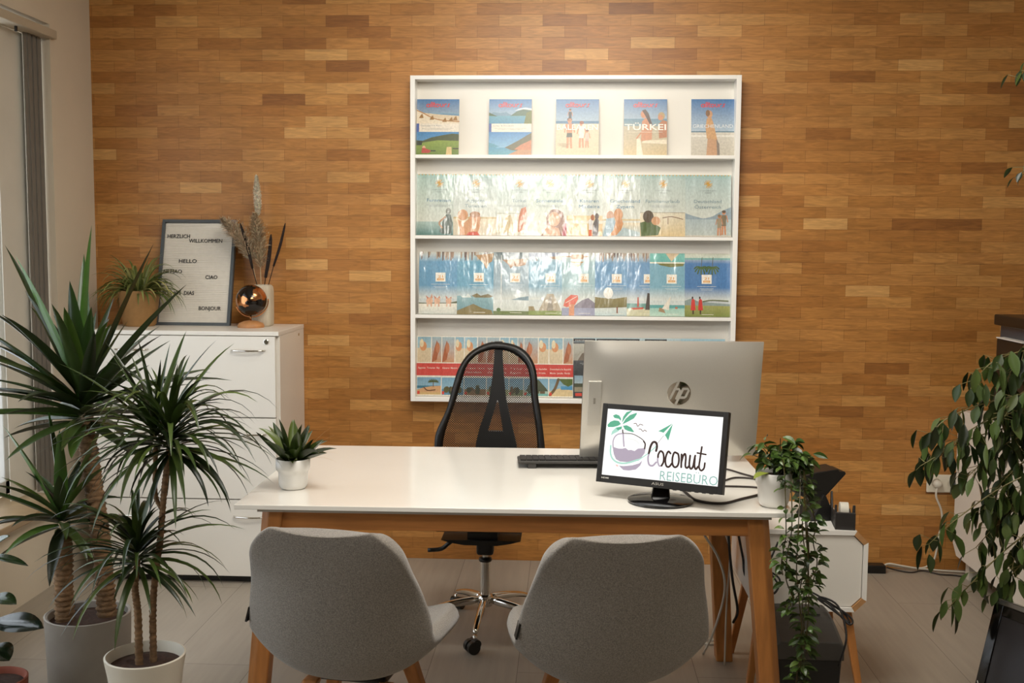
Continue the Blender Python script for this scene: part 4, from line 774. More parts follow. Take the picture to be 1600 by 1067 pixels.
# ================================================================ upholstered chairs
fab = mat('grey_tweed', '#867f76', .95, var=.45, vs_=330, bump=.6, bs=420, sheen=.35)
PROF = [(.245, .455, .205, .0, .02), (.20, .462, .222, .0, .04), (.10, .452, .236, .0, .07), (-.02, .440, .243, .01, .10), (-.13, .440, .243, .03, .11), (-.195, .470, .242, .055, .09), (-.225, .535, .240, .08, .05), (-.240, .61, .232, .085, .02), (-.25, .69, .218, .07, .0), (-.262, .765, .203, .030, .0), (-.272, .815, .193, .014, .0), (-.276, .84, .189, .010, .0)]
def visitor_chair(loc, rz, label):
    ch = thing('visitor_chair', label, 'chair', loc, rz, 'grey upholstered chairs in front of the desk')
    nv, nu = 72, 22; b = MB(); G = []
    for j in range(nv+1):
        t = j/nv*(len(PROF)-1); i = min(int(t), len(PROF)-2)
        P_ = [PROF[max(i-1, 0)], PROF[i], PROF[i+1], PROF[min(i+2, len(PROF)-1)]]; s_ = t-i
        q = [.5*((2*P_[1][k])+(P_[2][k]-P_[0][k])*s_+(2*P_[0][k]-5*P_[1][k]+4*P_[2][k]-P_[3][k])*s_*s_+(3*P_[1][k]-P_[0][k]-3*P_[2][k]+P_[3][k])*s_**3) for k in range(5)]
        rad = .075; dd_ = min(.8405-q[1] if j > nv/2 else 9, .2455-q[0] if j < nv/2 else 9); ef = 1
        if dd_ < rad: ef = (q[2]-rad*.9*(1-math.sqrt(max(0, 1-((rad-dd_)/rad)**2))))/q[2]
        row = []
        for i2 in range(nu+1):
            u = -1+2*i2/nu; au = abs(u)
            dip = -.004*(1-au**2)*max(0, (j/nv-.8)/.2) if j/nv > .8 else 0
            row.append(b.vert((u*q[2]*ef, q[0]+q[3]*au**2.2, q[1]+q[4]*au**2.6+dip)))
        G.append(row)
    for j in range(nv):
        for i2 in range(nu): b.face((G[j][i2], G[j][i2+1], G[j+1][i2+1], G[j+1][i2]))
    b.build('shell', fab, ch, smooth=True, solid=.05, bevel=0, sub=1)
    b = MB(); b.box((-.10, -.09, .385), (.10, .10, .405)); b.build('seat_mount', blackp, ch, bevel=.01)
    for sx_ in (-1, 1):
        for sy_ in (-1, 1):
            w_ = .021; T = [(sx_*.10+a_, sy_*.10+c_, .395) for a_, c_ in ((-w_, -w_), (w_, -w_), (w_, w_), (-w_, w_))]; v_ = .013
            Bq = [(sx_*.20+a_, sy_*.20+c_, 0) for a_, c_ in ((-v_, -v_), (v_, -v_), (v_, v_), (-v_, v_))]
            MB().quadframe(Bq, T).build('leg', oak, ch, bevel=.005)
    sx_ = -1
    MB().box((sx_*.2445-.003, -.178, .56), (sx_*.2445+.002, -.148, .60), rot=Matrix.Rotation(.25, 3, 'Y')).build('care_tag', blackp, ch)
    ch.scale = (.93, .93, .935)
    return ch
visitor_chair((.186, -2.20, 0), -.15, 'grey upholstered visitor chair on the left, its back towards the viewer')
visitor_chair((.788, -2.20, 0), .17, 'grey upholstered visitor chair on the right, in front of the small monitor')
# ================================================================ office chair
oc = thing('office_chair', 'black mesh-backed swivel chair with chrome star base behind the desk', 'chair', (.400, -.888, 0))
ox, oy = .400, -.888
CO = [(.203, .60), (0.201, 0.665), (0.207, 0.728), (0.243, 0.812), (0.266, 0.902), (0.287, 0.968), (0.325, 1.022), (0.384, 1.055), (0.432, 1.062), (0.502, 1.051), (0.55, 1.019), (0.58, 0.96), (0.589, 0.865), (0.605, 0.77), (0.617, 0.665), (.614, .60)]
CI = [(.234, .60), (0.231, 0.665), (0.24, 0.728), (0.275, 0.837), (0.296, 0.909), (0.315, 0.971), (0.349, 1.01), (0.396, 1.03), (0.432, 1.033), (0.479, 1.025), (0.526, 0.995), (0.552, 0.951), (0.563, 0.853), (0.58, 0.752), (0.588, 0.665), (.584, .60)]
SPN = [(0.418, 1.060), (0.448, 1.060), (0.449, 1.0), (0.456, 0.921), (0.467, 0.841), (0.486, 0.749), (0.504, 0.694), (0.508, 0.60), (0.349, 0.60), (0.355, 0.71), (0.376, 0.76), (0.397, 0.846), (0.412, 0.932), (0.417, 0.999)]
def bow(x, z): return .160-.06*((x-.413)/.21)**2-.035*math.cos((z-.70)*5.2)
def sheet(outer, inner=None, th=.012, name='', m_=None, par=None, off=0, sub=1):
    b = MB()
    if inner:
        A = sm2(outer, 4); B_ = sm2(inner, 4); n_ = len(A)
        rows = []
        for p, q in zip(A, B_):
            mx, mz = (p[0]+q[0])/2, (p[1]+q[1])/2
            rows.append([b.vert((x-ox, bow(x, z)+dy+off, z)) for (x, z), dy in ((p, 0), ((mx, mz), -th*.9), (q, 0), ((mx, mz), th*.9))])
        for k in range(n_-1):
            for j in range(4): b.face((rows[k][j], rows[k][(j+1) % 4], rows[k+1][(j+1) % 4], rows[k+1][j]))
        b.face(rows[0]); b.face(rows[-1][::-1])
    return b.build(name, m_, par, smooth=True, sub=sub)
back = sheet(CO, CI, .014, 'back_frame', blackp, oc, sub=0)
mm_ = bpy.data.materials.new('black_mesh_fabric'); mm_.use_nodes = True; nt = mm_.node_tree; N = nt.nodes; L = nt.links; bb = N['Principled BSDF']
bb.inputs['Base Color'].default_value = (.012, .011, .01, 1); bb.inputs['Roughness'].default_value = .7
tc = N.new('ShaderNodeTexCoord'); sx = N.new('ShaderNodeSeparateXYZ'); L.new(tc.outputs['Object'], sx.inputs[0])
def wave(out, ph):
    a_ = N.new('ShaderNodeMath'); a_.operation = 'MULTIPLY_ADD'; a_.inputs[1].default_value = 2*math.pi/.0084; a_.inputs[2].default_value = ph; L.new(out, a_.inputs[0])
    s_ = N.new('ShaderNodeMath'); s_.operation = 'COSINE'; L.new(a_.outputs[0], s_.inputs[0]); return s_
w1, w2_ = wave(sx.outputs['X'], 0), wave(sx.outputs['Z'], 0)
ad = N.new('ShaderNodeMath'); ad.operation = 'MULTIPLY'; L.new(w1.outputs[0], ad.inputs[0]); L.new(w2_.outputs[0], ad.inputs[1])
gt = N.new('ShaderNodeMath'); gt.operation = 'LESS_THAN'; gt.inputs[1].default_value = .12; L.new(ad.outputs[0], gt.inputs[0]); L.new(gt.outputs[0], bb.inputs['Alpha'])
b = MB(); A = sm2(CO, 4); B_ = sm2(CI, 4); M_ = [((p[0]+q[0])/2, (p[1]+q[1])/2) for p, q in zip(A, B_)]; hN = len(M_)//2; rows = []
for k in range(hN+1):
    l_, r2_ = M_[k], M_[-1-k]; rows.append([b.vert((l_[0]+(r2_[0]-l_[0])*t/10-ox, bow(l_[0]+(r2_[0]-l_[0])*t/10, l_[1]+(r2_[1]-l_[1])*t/10), l_[1]+(r2_[1]-l_[1])*t/10)) for t in range(11)])
for p, q in zip(rows, rows[1:]):
    for t in range(10): b.face((p[t], p[t+1], q[t+1], q[t]))
b.build('back_mesh', mm_, oc, smooth=True)
# spine with the triangular opening, set behind the mesh
b = MB(); yb = lambda x, z: bow(x, z)+.012
def slab(poly):
    lo = [b.vert((x-ox, yb(x, z), z)) for x, z in poly]; hi = [b.vert((x-ox, yb(x, z)+.022, z)) for x, z in poly]; n_ = len(poly)
    b.face(lo); b.face(hi[::-1])
    for k in range(n_): b.face((lo[(k+1) % n_], lo[k], hi[k], hi[(k+1) % n_]))
slab([(.418, 1.062), (.448, 1.062), (.449, 1.0), (.417, 1.0)]); slab([(.417, 1.0), (.449, 1.0), (.456, .921), (.412, .932)]); slab([(.412, .932), (.456, .921), (.465, .845), (.400, .845)])
slab([(.400, .845), (.432, .845), (.428, .831), (.397, .723), (.365, .735), (.384, .79)]); slab([(.432, .845), (.465, .845), (.478, .79), (.494, .725), (.455, .723), (.437, .831)]); slab([(.365, .735), (.397, .723), (.455, .723), (.494, .725), (.508, .67), (.508, .60), (.349, .60), (.352, .68)])
b.build('spine', blackp, oc)
MB().quadframe([(-.05, .15, .61), (.05, .15, .61), (.05, .17, .61), (-.05, .17, .61)], [(-.04, .13, .36), (.04, .13, .36), (.04, .15, .355), (-.04, .15, .355)]).build('back_bracket', blackp, oc, bevel=.005)
b = MB(); b.prism([(-.215, .50), (-.225, .46), (-.20, .432), (-.155, .420), (.135, .420), (.18, .432), (.215, .46), (.205, .50)][::-1], -.22, .12, 'y'); b.build('seat', mat('black_seat_fabric', '#1b1a19', .95, var=.2, vs_=200), oc, bevel=.018, smooth=True)
b = MB(); b.box((-.06, -.08, .36), (.05, .04, .425)); b.prism([(-.155, .362), (.135, .362), (.10, .352), (.05, .344), (-.07, .344), (-.12, .352)], -.10, .06, 'y'); b.build('tilt_plate', blackp, oc)
b = MB(); b.tube(smooth([(-.09, -.04, .352), (-.13, -.04, .335), (-.16, -.04, .312), (-.21, -.04, .306)], 4), [.006]*4+[.008]*9, 8); b.build('lever', blackp, oc, smooth=True)
b = MB(); b.box((-.032, -.032, .285), (.032, .032, .35)); b.build('housing', blackp, oc, bevel=.012)
b = MB(); b.lathe([(.011, .25), (.011, .30)], 20); b.lathe([(.020, .115), (.020, .262)], 24); b.lathe([(.028, .090), (.031, .10), (.031, .12), (.026, .13), (.020, .133)], 28); b.build('gas_column', chrome, oc, smooth=True, auto=50)
b = MB(); b.lathe([(.011, .258), (.023, .258), (.025, .264), (.023, .272), (.011, .273)], 24); b.build('collar', blackp, oc, smooth=True)
for k in range(5):
    g = R(-94+72*k); dx, dy = math.cos(g), math.sin(g); nx_, ny_ = -dy, dx
    P_ = [(.02, .112, .016, .019), (.08, .108, .016, .018), (.15, .098, .014, .015), (.21, .082, .012, .012), (.25, .067, .011, .011)]
    b = MB(); rows = []
    for d, z, hw, hh in P_:
        rows.append([b.vert((dx*d+nx_*s1*hw*q, dy*d+ny_*s1*hw*q, z+hh*v)) for s1, q, v in ((-1, .6, .9), (1, .6, .9), (1, 1, .3), (1, .9, -.9), (-1, .9, -.9), (-1, 1, .3))])
    for p, q in zip(rows, rows[1:]):
        for j in range(6): b.face((p[j], q[j], q[(j+1) % 6], p[(j+1) % 6]))
    b.face(rows[0]); b.face(rows[-1][::-1]); lg = b.build('base_arm', chrome, oc, smooth=True, sub=1)
    b = MB(); ex, ey = dx*.244, dy*.244; b.tube([(ex, ey, .040), (ex, ey, .062)], .008, 10)
    c = b.build('caster_stem', chrome, lg, smooth=True)
    b = MB(); gg = g+.6
    for s1 in (-1, 1):
        wx, wy = math.cos(gg)*s1, math.sin(gg)*s1; cx1, cy1 = ex+.012*math.sin(gg), ey-.012*math.cos(gg)
        b.tube([(cx1+wx*.005, cy1+wy*.005, .0235), (cx1+wx*.023, cy1+wy*.023, .0235)], .0232, 20)
    b.tube([(ex-.02*math.cos(gg), ey-.02*math.sin(gg), .035), (ex+.02*math.cos(gg), ey+.02*math.sin(gg), .035)], .016, 12)
    b.build('caster', blackp, lg, smooth=True, auto=40)
# ================================================================ side cart
kx0, kx1, ky0, ky1, kz0, kz1 = 1.280, 1.645, -1.45, -1.06, .286, .546
ct = thing('side_table', 'white box side table with cut corners and slim oak legs right of the desk', 'table', (kx0, ky0, 0)); W_, D_ = kx1-kx0, ky1-ky0
ch_ = .036
oct_ = [(ch_, kz0), (W_-ch_, kz0), (W_, kz0+ch_), (W_, kz1-ch_), (W_-ch_, kz1), (ch_, kz1), (0, kz1-ch_), (0, kz0+ch_)]
ply = mat('plywood_edge', '#b98a5a', .6, var=.15, vs_=50)
b = MB(); ins = .014
def octi(i): c_ = ch_-i*.4; return [(c_+i, kz0+i), (W_-c_-i, kz0+i), (W_-i, kz0+c_+i), (W_-i, kz1-c_-i), (W_-c_-i, kz1-i), (c_+i, kz1-i), (i, kz1-c_-i), (i, kz0+c_+i)]
O, I = octi(0), octi(ins); fo = [b.vert((x, 0, z)) for x, z in O]; fi = [b.vert((x, 0, z)) for x, z in I]; bo = [b.vert((x, D_, z)) for x, z in O]; bi = [b.vert((x, D_, z)) for x, z in I]
for k in range(8):
    q = (k+1) % 8; b.mi = 1 if k % 2 else 0
    b.face((fo[k], fo[q], fi[q], fi[k])); b.face((fo[q], fo[k], bo[k], bo[q])); b.face((bo[q], bo[k], bi[k], bi[q])); b.face((fi[k], fi[q], bi[q], bi[k]))
b.build('case', [white_lip, ply], ct)
b = MB(); b.prism(octi(ins+.002), .006, .024, 'y'); b.build('door', white, ct, bevel=.001)
b = MB(); b.prism(octi(ins), D_-.012, D_-.002, 'y'); b.build('back_panel', white, ct)
for sx_ in (0, 1):
    for sy_ in (0, 1):
        x = .05 if not sx_ else W_-.05; y = .06 if not sy_ else D_-.06; ex = x+(-.045 if not sx_ else .045); ey = y+(-.05 if not sy_ else .05)
        T = [(x+a_, y+c_, kz0+.005) for a_, c_ in ((-.015, -.015), (.015, -.015), (.015, .015), (-.015, .015))]; Bq = [(ex+a_, ey+c_, 0) for a_, c_ in ((-.01, -.01), (.01, -.01), (.01, .01), (-.01, .01))]
        MB().quadframe(Bq, T).build('leg', oak, ct, bevel=.003)
# black angular stand + tape dispenser
hd = thing('tablet_stand', 'black angular folded holder on the side table behind the trailing plant', 'stand', (1.518, -1.263, kz1), .2)
b = MB(); b.X = Matrix.Translation((0, 0, .0))
b.prism([(-.045, .0), (.060, .0), (.066, .012), (.025, .045), (.006, .085), (-.004, .085), (-.02, .04)], -.07, .05, 'y'); b.build('foot', blackp, hd, bevel=.003)
b = MB(); b.prism([(-.09, .09), (-.06, .075), (.012, .078), (.08, .150), (.076, .158), (.058, .158), (.052, .166), (-.02, .158), (-.09, .14)], -.055, .04, 'y'); b.build('cradle', blackp, hd, bevel=.003)
td = thing('tape_dispenser', 'black tape dispenser with a white tape roll at the front right of the side table', 'dispenser', (1.581, -1.380, kz1), -.12)
gk = mat('dispenser_black', '#2b2826', .5, var=.1)
b = MB(); b.prism([(-.055, 0), (.085, 0), (.085, .09), (.07, .095), (.045, .045), (-.02, .04), (-.035, .075), (-.05, .078)], -.031, -.025, 'x'); b.prism([(-.055, 0), (.085, 0), (.07, .04), (.045, .03), (-.02, .04), (-.035, .075), (-.05, .078)], .024, .031, 'x')
b.box((-.031, -.055, 0), (.031, .085, .012)); b.box((-.031, -.06, 0), (.031, -.05, .055)); b.build('body', gk, td, bevel=.002)
b = MB(); b.X = Matrix.Translation((0, -.012, .052)); P_ = []
b.tube([(-.013, 0, 0), (.013, 0, 0)], .026, 28); b.build('tape_roll', mat('tape_white', '#d9d4c6', .5), td, smooth=True, auto=40)
# ================================================================ paper shredder
sx0, sy0, sw_, sd_, shh = 1.292, -1.85, .186, .26, .368
sr = thing('paper_shredder', 'black paper shredder with a grey curved lid under the trailing plant, by the desk leg', 'shredder', (sx0, sy0, 0))
b = MB(); b.quadframe([(.018, .02, 0), (sw_-.018, .02, 0), (sw_-.018, sd_-.02, 0), (.018, sd_-.02, 0)], [(.004, .006, shh-.085), (sw_-.004, .006, shh-.085), (sw_-.004, sd_-.004, shh-.085), (.004, sd_-.004, shh-.085)]); b.build('bin', mat('bin_black', '#161514', .5, var=.1), sr, bevel=.006)
b = MB(); lg_ = mat('shredder_lid', '#45423e', .5, var=.08, bump=.2, bs=500)
rows = []
for k in range(9):
    t = k/8; y = t*sd_; z = shh-.035+.035*math.sin(math.pi*min(1, t*1.25)/2)*1.0-(.012*(max(0, t-.8)/.2)**2)
    rows.append([b.vert((x, y, z-(.008 if i in (0, 6) else 0)-.004*(abs(i-3)/3)**2)) for i, x in enumerate([0, .012, .06, sw_/2, sw_-.06, sw_-.012, sw_])]+[b.vert((sw_, y, shh-.088)), b.vert((0, y, shh-.088))])
for p, q in zip(rows, rows[1:]):
    for j in range(9): b.face((p[j], p[(j+1) % 9], q[(j+1) % 9], q[j]))
b.face(rows[0][::-1]); b.face(rows[-1]); b.build('lid', lg_, sr, bevel=.003)
MB().box((.04, .13, shh-.002), (sw_-.04, .14, shh+.0012)).build('slot', blackp, sr)
cb_ = mat('cable_black', '#1a1716', .5)
zl = shh+.008; SHX = -.05
pts = [(1.40, -1.66, zl), (1.46, -1.62, zl+.004), (1.50, -1.66, zl+.015), (1.545, -1.75, zl+.01), (1.55, -1.82, zl+.0), (1.525, -1.79, zl+.015), (1.475, -1.65, zl+.03), (1.50, -1.64, zl+.02), (1.555, -1.80, zl+.012), (1.545, -1.83, zl), (1.515, -1.76, zl+.025), (1.49, -1.70, zl+.035), (1.53, -1.76, zl+.03), (1.53, -1.866, zl-.02), (1.51, -1.872, .27)]
cable([(a+SHX, b_+.01, c) for a, b_, c in pts], .003, cb_, 'coiled black power cord lying on top of the shredder')
cable([(a-.045, b_, c) for a, b_, c in [(1.40, -1.50, .52), (1.37, -1.53, .47), (1.33, -1.56, .435), (1.345, -1.60, .40), (1.375, -1.60, .39), (1.39, -1.59, .43), (1.35, -1.57, .45), (1.325, -1.59, .42), (1.35, -1.61, .385), (1.385, -1.60, .41), (1.36, -1.56, .46), (1.352, -1.53, .55), (1.35, -1.50, .64)]], .003, cb_, 'coiled black cord hanging beside the desk leg above the shredder')
wc = mat('cable_white', '#cfc8b9', .5)
lx = 1.155
cable([(lx-.005, -1.25, .71), (lx-.02, -1.25, .60), (lx-.01, -1.25, .50), (lx+.05, -1.27, .40), (lx+.07, -1.30, .30), (lx+.05, -1.2, .12), (lx+.03, -1.1, .004)], .004, wc, 'thick white cable hanging under the desk beside the rear oak leg', grp='cables hanging under the desk')
cable([(lx+.03, -1.28, .71), (lx+.04, -1.28, .60), (lx+.065, -1.28, .5), (lx+.085, -1.29, .42), (lx+.08, -1.28, .25), (lx+.09, -1.2, .004)], .003, wc, 'thin white cable hanging under the desk, right of the thick white one', grp='cables hanging under the desk')
cable([(lx+.105, -1.32, .71), (lx+.085, -1.32, .60), (lx+.075, -1.32, .50), (lx+.09, -1.32, .35), (lx+.11, -1.32, .24), (lx+.10, -1.3, .19)], .0045, cb_, 'black cable under the desk ending in mid-air above the floor', grp='cables hanging under the desk')
cable([(lx+.11, -1.34, .71), (lx+.09, -1.34, .62), (lx+.10, -1.34, .52), (lx+.12, -1.34, .42), (lx+.13, -1.35, .36), (lx+.19, -1.36, .26)], .004, cb_, 'black cable under the desk slanting right behind the front oak leg', grp='cables hanging under the desk')
b = MB(); b.lathe([(.022, 0), (.030, 0), (.032, .006), (.024, .008), (.021, .004), (.022, 0)], 28); tag(b.build('cable_grommet', wc, smooth=True, loc=(1.222, -.975, .0005)), 'small white ring lying on the floor left of the rear desk leg', 'ring')
# ================================================================ wall socket, cords, power strip
so = thing('wall_socket', 'white double wall socket low on the wooden wall beside the sideboard', 'socket', (2.370, 0, .391)); ivory = mat('ivory_plastic', '#ddd5c2', .35)
b = MB(); b.box((-.078, -.012, -.04), (.078, 0, .04)); b.build('plate', ivory, so, bevel=.005)
for x in (-.037, .037):
    b = MB(); b.X = Matrix.Translation((x, -.012, 0)) @ Matrix.Rotation(R(90), 4, 'X'); b.lathe([(.027, 0), (.027, .003), (.022, .003), (.021, -.001), (0, -.001)], 28); b.build('outlet', ivory, so, smooth=True, auto=40)
b = MB(); b.X = Matrix.Translation((2.333, -.012, .393)) @ Matrix.Rotation(R(90), 4, 'X'); b.lathe([(0, .001), (.019, .001), (.018, .02), (.013, .032), (0, .033)], 24)
b.X = None; b.tube(smooth([(2.333, -.03, .385), (2.327, -.032, .34), (2.352, -.028, .28), (2.360, -.025, .22), (2.347, -.022, .15), (2.342, -.022, .09), (2.327, -.022, .04), (2.28, -.026, .012), (2.20, -.03, .02), (2.14, -.03, .03), (2.11, -.03, .022)], 6), .0045, 8)
tag(b.build('white_power_cord', wc, smooth=True), 'white power cord plugged into the left wall socket and running down to the floor', 'cord')
b = MB(); b.X = Matrix.Translation((2.407, -.012, .393)) @ Matrix.Rotation(R(90), 4, 'X'); b.lathe([(0, .001), (.016, .001), (.016, .02), (.011, .032), (0, .033)], 24)
b.X = None; b.tube(smooth([(2.407, -.035, .393), (2.422, -.05, .37), (2.437, -.04, .32), (2.452, -.03, .25)], 5), .004, 8)
tag(b.build('black_power_plug', cb_, smooth=True), 'black plug in the right wall socket with its cord going behind the sideboard', 'plug')
b = MB(); b.box((1.89, -.085, .0), (2.107, -.035, .036)); tag(b.build('power_strip', mat('strip_black', '#14110f', .4), bevel=.004), 'black power strip on the floor along the wooden wall right of the side table', 'power strip')
cable([(2.118, -.055, .02), (2.16, -.05, .008), (2.22, -.07, .005), (2.28, -.045, .006), (2.34, -.09, .005), (2.40, -.10, .005), (2.47, -.14, .005)], .003, cb_, 'thin black cord on the floor along the wall from the power strip', 'cable', 'cords along the wall', 'cord')
cable([(2.13, -.02, .02), (2.2, -.022, .012), (2.30, -.03, .009), (2.38, -.045, .008), (2.47, -.06, .008)], .0035, wc, 'thin white cord on the floor along the wall under the plugged-in one', 'cable', 'cords along the wall', 'cord')
# ================================================================ sideboard + printer
SXB = 2.405; by0, by1, bz0, bz1 = -1.08, -.04, .088, .731
sb = thing('sideboard', 'white sideboard with cut corners along the right side, carrying the printer', 'cabinet', (SXB, by1, 0))
c_ = .045; oc_ = [(by0-by1+c_, bz0), (-c_, bz0), (0, bz0+c_), (0, bz1-c_), (-c_, bz1), (by0-by1+c_, bz1), (by0-by1, bz1-c_), (by0-by1, bz0+c_)]
b = MB(); b.prism(oc_, 0, .45, 'x'); b.build('case', white, sb, bevel=.0015)
ow = mat('white_leg', '#cfc8ba', .5)
for y in (-.10, by0-by1+.12):
    for x in (.05, .40): MB().box((x-.02, y-.02, 0), (x+.02, y+.02, bz0+.002)).build('leg', ow, sb, bevel=.002)
pr = thing('printer', 'large black office printer standing on the white sideboard', 'printer', (2.432, -.33, bz1)); pk = mat('printer_black', '#191715', .4, var=.1)
PW, PD, PH = .42, .50, .433   # x size, y size (towards camera), height
b = MB(); b.box((0, -PD, 0), (PW, 0, PH*.30)); b.build('paper_tray', mat('printer_brown', '#221e1b', .5), pr, bevel=.006)
b = MB(); b.box((.006, -PD+.006, PH*.30+.003), (PW, -.006, PH*.78)); b.build('body', pk, pr, bevel=.008)
b = MB(); b.box((-.004, -PD-.004, PH*.90), (PW, .004, PH)); b.build('scanner_lid', mat('printer_lid', '#121110', .35), pr, bevel=.006)
b = MB(); b.box((.02, -PD+.006, PH*.78), (PW, -.006, PH*.90)); b.build('output_bay', mat('printer_blue_grey', '#3a424a', .3), pr, bevel=.004)
MB().box((-.012, -.30, PH*.785), (.10, -.05, PH*.795)).build('paper_sheet', mat('paper_white', '#e6e2da', .7), pr)
MB().box((.05, -.42, PH), (PW-.02, -.16, PH+.09)).build('document_feeder', pk, pr, bevel=.01)
b = MB(); b.box((-.003, -.24, PH*.56), (.008, -.10, PH*.60)); b.build('grip_recess', blackp, pr)
# ================================================================ leaning monitor bottom right
lmv = thing('leaning_screen', 'glossy black flat screen with a silver top edge standing on the floor, bottom right', 'screen', (2.062, -1.40, 0))
ud = Vector((.458, -.889, 0)); nd = Vector((-.889, -.458, 0)); lean = .09; hh_ = .33
U = (Vector((0, 0, hh_))-nd*0+Vector((0, 0, 0))-(nd*-1)*0).normalized(); U = (Vector((0, 0, hh_))-nd*lean).normalized(); NN = ud.cross(U).normalized()
mm2 = Matrix((ud, -NN, U)).transposed().to_4x4(); mm2.translation = nd*lean; HL = math.hypot(hh_, lean)
if NN.dot(nd) < 0: NN = -NN
mm2 = Matrix((ud, -NN, U)).transposed().to_4x4(); mm2.translation = nd*lean
b = MB(); b.X = mm2; b.box((0, 0, 0), (.035, .03, HL-.018)); b.box((.465, 0, 0), (.50, .03, HL-.018)); b.box((.035, 0, 0), (.465, .03, .06)); b.box((.035, 0, HL-.05), (.465, .03, HL-.018)); b.build('bezel', gloss, lmv, bevel=.002)
b = MB(); b.X = mm2; b.box((.035, .004, .06), (.465, .028, HL-.05)); b.build('display', mat('dark_display', '#2c2a2b', .25), lmv)
b = MB(); b.X = mm2; b.box((0, -.001, HL-.018), (.50, .031, HL)); b.build('top_edge', mat('silver_trim', '#a9a7a2', .2, .9), lmv, bevel=.003)
b = MB(); b.X = mm2; a = Art(b, .02, .012, -.0012, .0001, (.008, .06)); a.stroke([(0, 1), (.3, .4), (.9, .1)], .003, '#d9d5cc'); a.stroke([(.1, .3), (.9, .5)], .002, '#d9d5cc', sm=False); b.build('emblem', mat('badge_print', '#ffffff'), lmv)
# ================================================================ plants on the left
def cane(path, r0_, r1_, parent, org, name='trunk', seed=0, ringsz=.016):
    r_ = random.Random(seed); P = smooth(path, 10); L_ = sum((P[i+1]-P[i]).length for i in range(len(P)-1)); n_ = int(L_/ringsz*3); pts = []; rad = []
    for k in range(n_+1):
        t = k/n_*(len(P)-1); i = min(int(t), len(P)-2); pts.append(P[i].lerp(P[i+1], t-i)-Vector(org)); base = r0_+(r1_-r0_)*k/n_
        rad.append(base*(1+(.11 if k % 3 == 0 else -.04)+r_.uniform(-.05, .06)))
    b = MB(); b.tube(pts, rad, 12); return b.build(name, bark, parent, smooth=True)
def crown(c, n_, Lr, wr, parent, seed, cols, e0=-.5, e1=1.45, droop=(.1, .7), axis=None, hr=.07, name='leaf_crown', fold=.28, wide=.35, ex=None, powr=1, b0=.5):
    r_ = random.Random(seed); b = MB(); b.X = None
    for k in range(n_):
        t = (k+.5)/n_; g = k*2.39996+r_.uniform(-.25, .25); e = e0+(e1-e0)*t**powr+r_.uniform(-.12, .12)
        p = Vector(c)+Vector((0, 0, -hr+hr*2*t))+Vector((math.cos(g), math.sin(g), 0))*.012*(1-t)
        d = Vector((math.cos(g)*math.cos(e), math.sin(g)*math.cos(e), math.sin(e)))
        col = jit(lin(r_.choice(cols)), .18, r_)
        b.leaf(p, d, r_.uniform(*Lr)*(.75+.25*math.sin(math.pi*t)), r_.uniform(*wr), r_.uniform(*droop)*(1 if e < 1.1 else .3), 9, fold, wide, r_.uniform(-.3, .3), col, b0=b0)
    for (d, L, w_, dr, cc) in (ex or []): b.leaf(Vector(c), d, L, w_, dr, 10, fold, wide, 0, lin(cc), b0=b0)
    return b.build(name, leafm, parent, smooth=True)
dark = ['#23301a', '#2c3c20', '#364a28', '#1f2a17', '#3e532c']; bright = ['#45622a', '#527030', '#334a22']
# yucca in the grey cylinder pot
yo = Vector((-.768, -1.65, 0)); yu = thing('yucca_plant', 'tall two-trunk yucca with broad sword leaves in a grey cylinder pot', 'plant', yo)
b = MB(); b.lathe([(0, 0), (.115, 0), (.118, .004), (.126, .290), (.127, .295), (.123, .297), (.116, .293), (.114, .27), (0, .27)], 56); b.build('pot', mat('grey_cement_pot', '#9b958c', .75, var=.05, vs_=20), yu, smooth=True, auto=50)
b = MB(); b.lathe([(0, .275), (.06, .279), (.116, .273)], 30); b.build('soil', soil, yu)
cane([(-.722, -1.62, .27), (-.732, -1.62, .48), (-.76, -1.61, .70), (-.785, -1.60, .88)], .029, .027, yu, yo, seed=1)
cane([(-.832, -1.67, .27), (-.832, -1.67, .40), (-.830, -1.67, .54)], .028, .026, yu, yo, seed=2)
cA = Vector((-.79, -1.60, .925))-yo; cB = Vector((-.832, -1.67, .585))-yo
def D(x, z, y=0): return Vector((x, y, z))
EX = [(D(.08, 1, .0), .56, .050, .0, '#3f6a2c'), (D(.42, 1, .1), .55, .050, .03, '#1f3018'), (D(-.28, 1, -.25), .50, .056, .05, '#4f7a33'), (D(-.50, 1, .1), .56, .046, .05, '#23381c'), (D(-.12, 1, .35), .50, .046, .0, '#35562a'), (D(.8, .95, -.1), .52, .050, .12, '#2b4520'), (D(-.9, .62, -.2), .44, .05, .15, '#24381c'), (D(.02, 1, -.2), .40, .056, .0, '#2a4420'), (D(-.72, .78, -.3), .42, .048, .18, '#263c1d'), (D(.25, 1, -.3), .34, .05, .02, '#2c4722'), (D(1, .38, -.1), .5, .04, .35, '#2a3f20'), (D(-1, .25, 0), .42, .04, .3, '#2a3f20')]
crown(cA, 54, (.24, .44), (.032, .048), yu, 3, dark+bright[:1], -.45, 1.25, (.05, .45), ex=EX, hr=.06, powr=.75)
EB = [(D(-.45, 1, -.2), .34, .042, .05, '#4a7230'), (D(-.1, 1, 0), .36, .04, .02, '#355a26'), (D(.1, 1, -.2), .30, .04, .02, '#3d6428'), (D(.42, 1, .1), .42, .04, .03, '#466e2e'), (D(-.9, .5, -.2), .28, .036, .2, '#2a4420')]
crown(cB, 26, (.16, .28), (.026, .038), yu, 4, dark+bright, -.6, 1.2, (.1, .7), ex=EB, hr=.03)
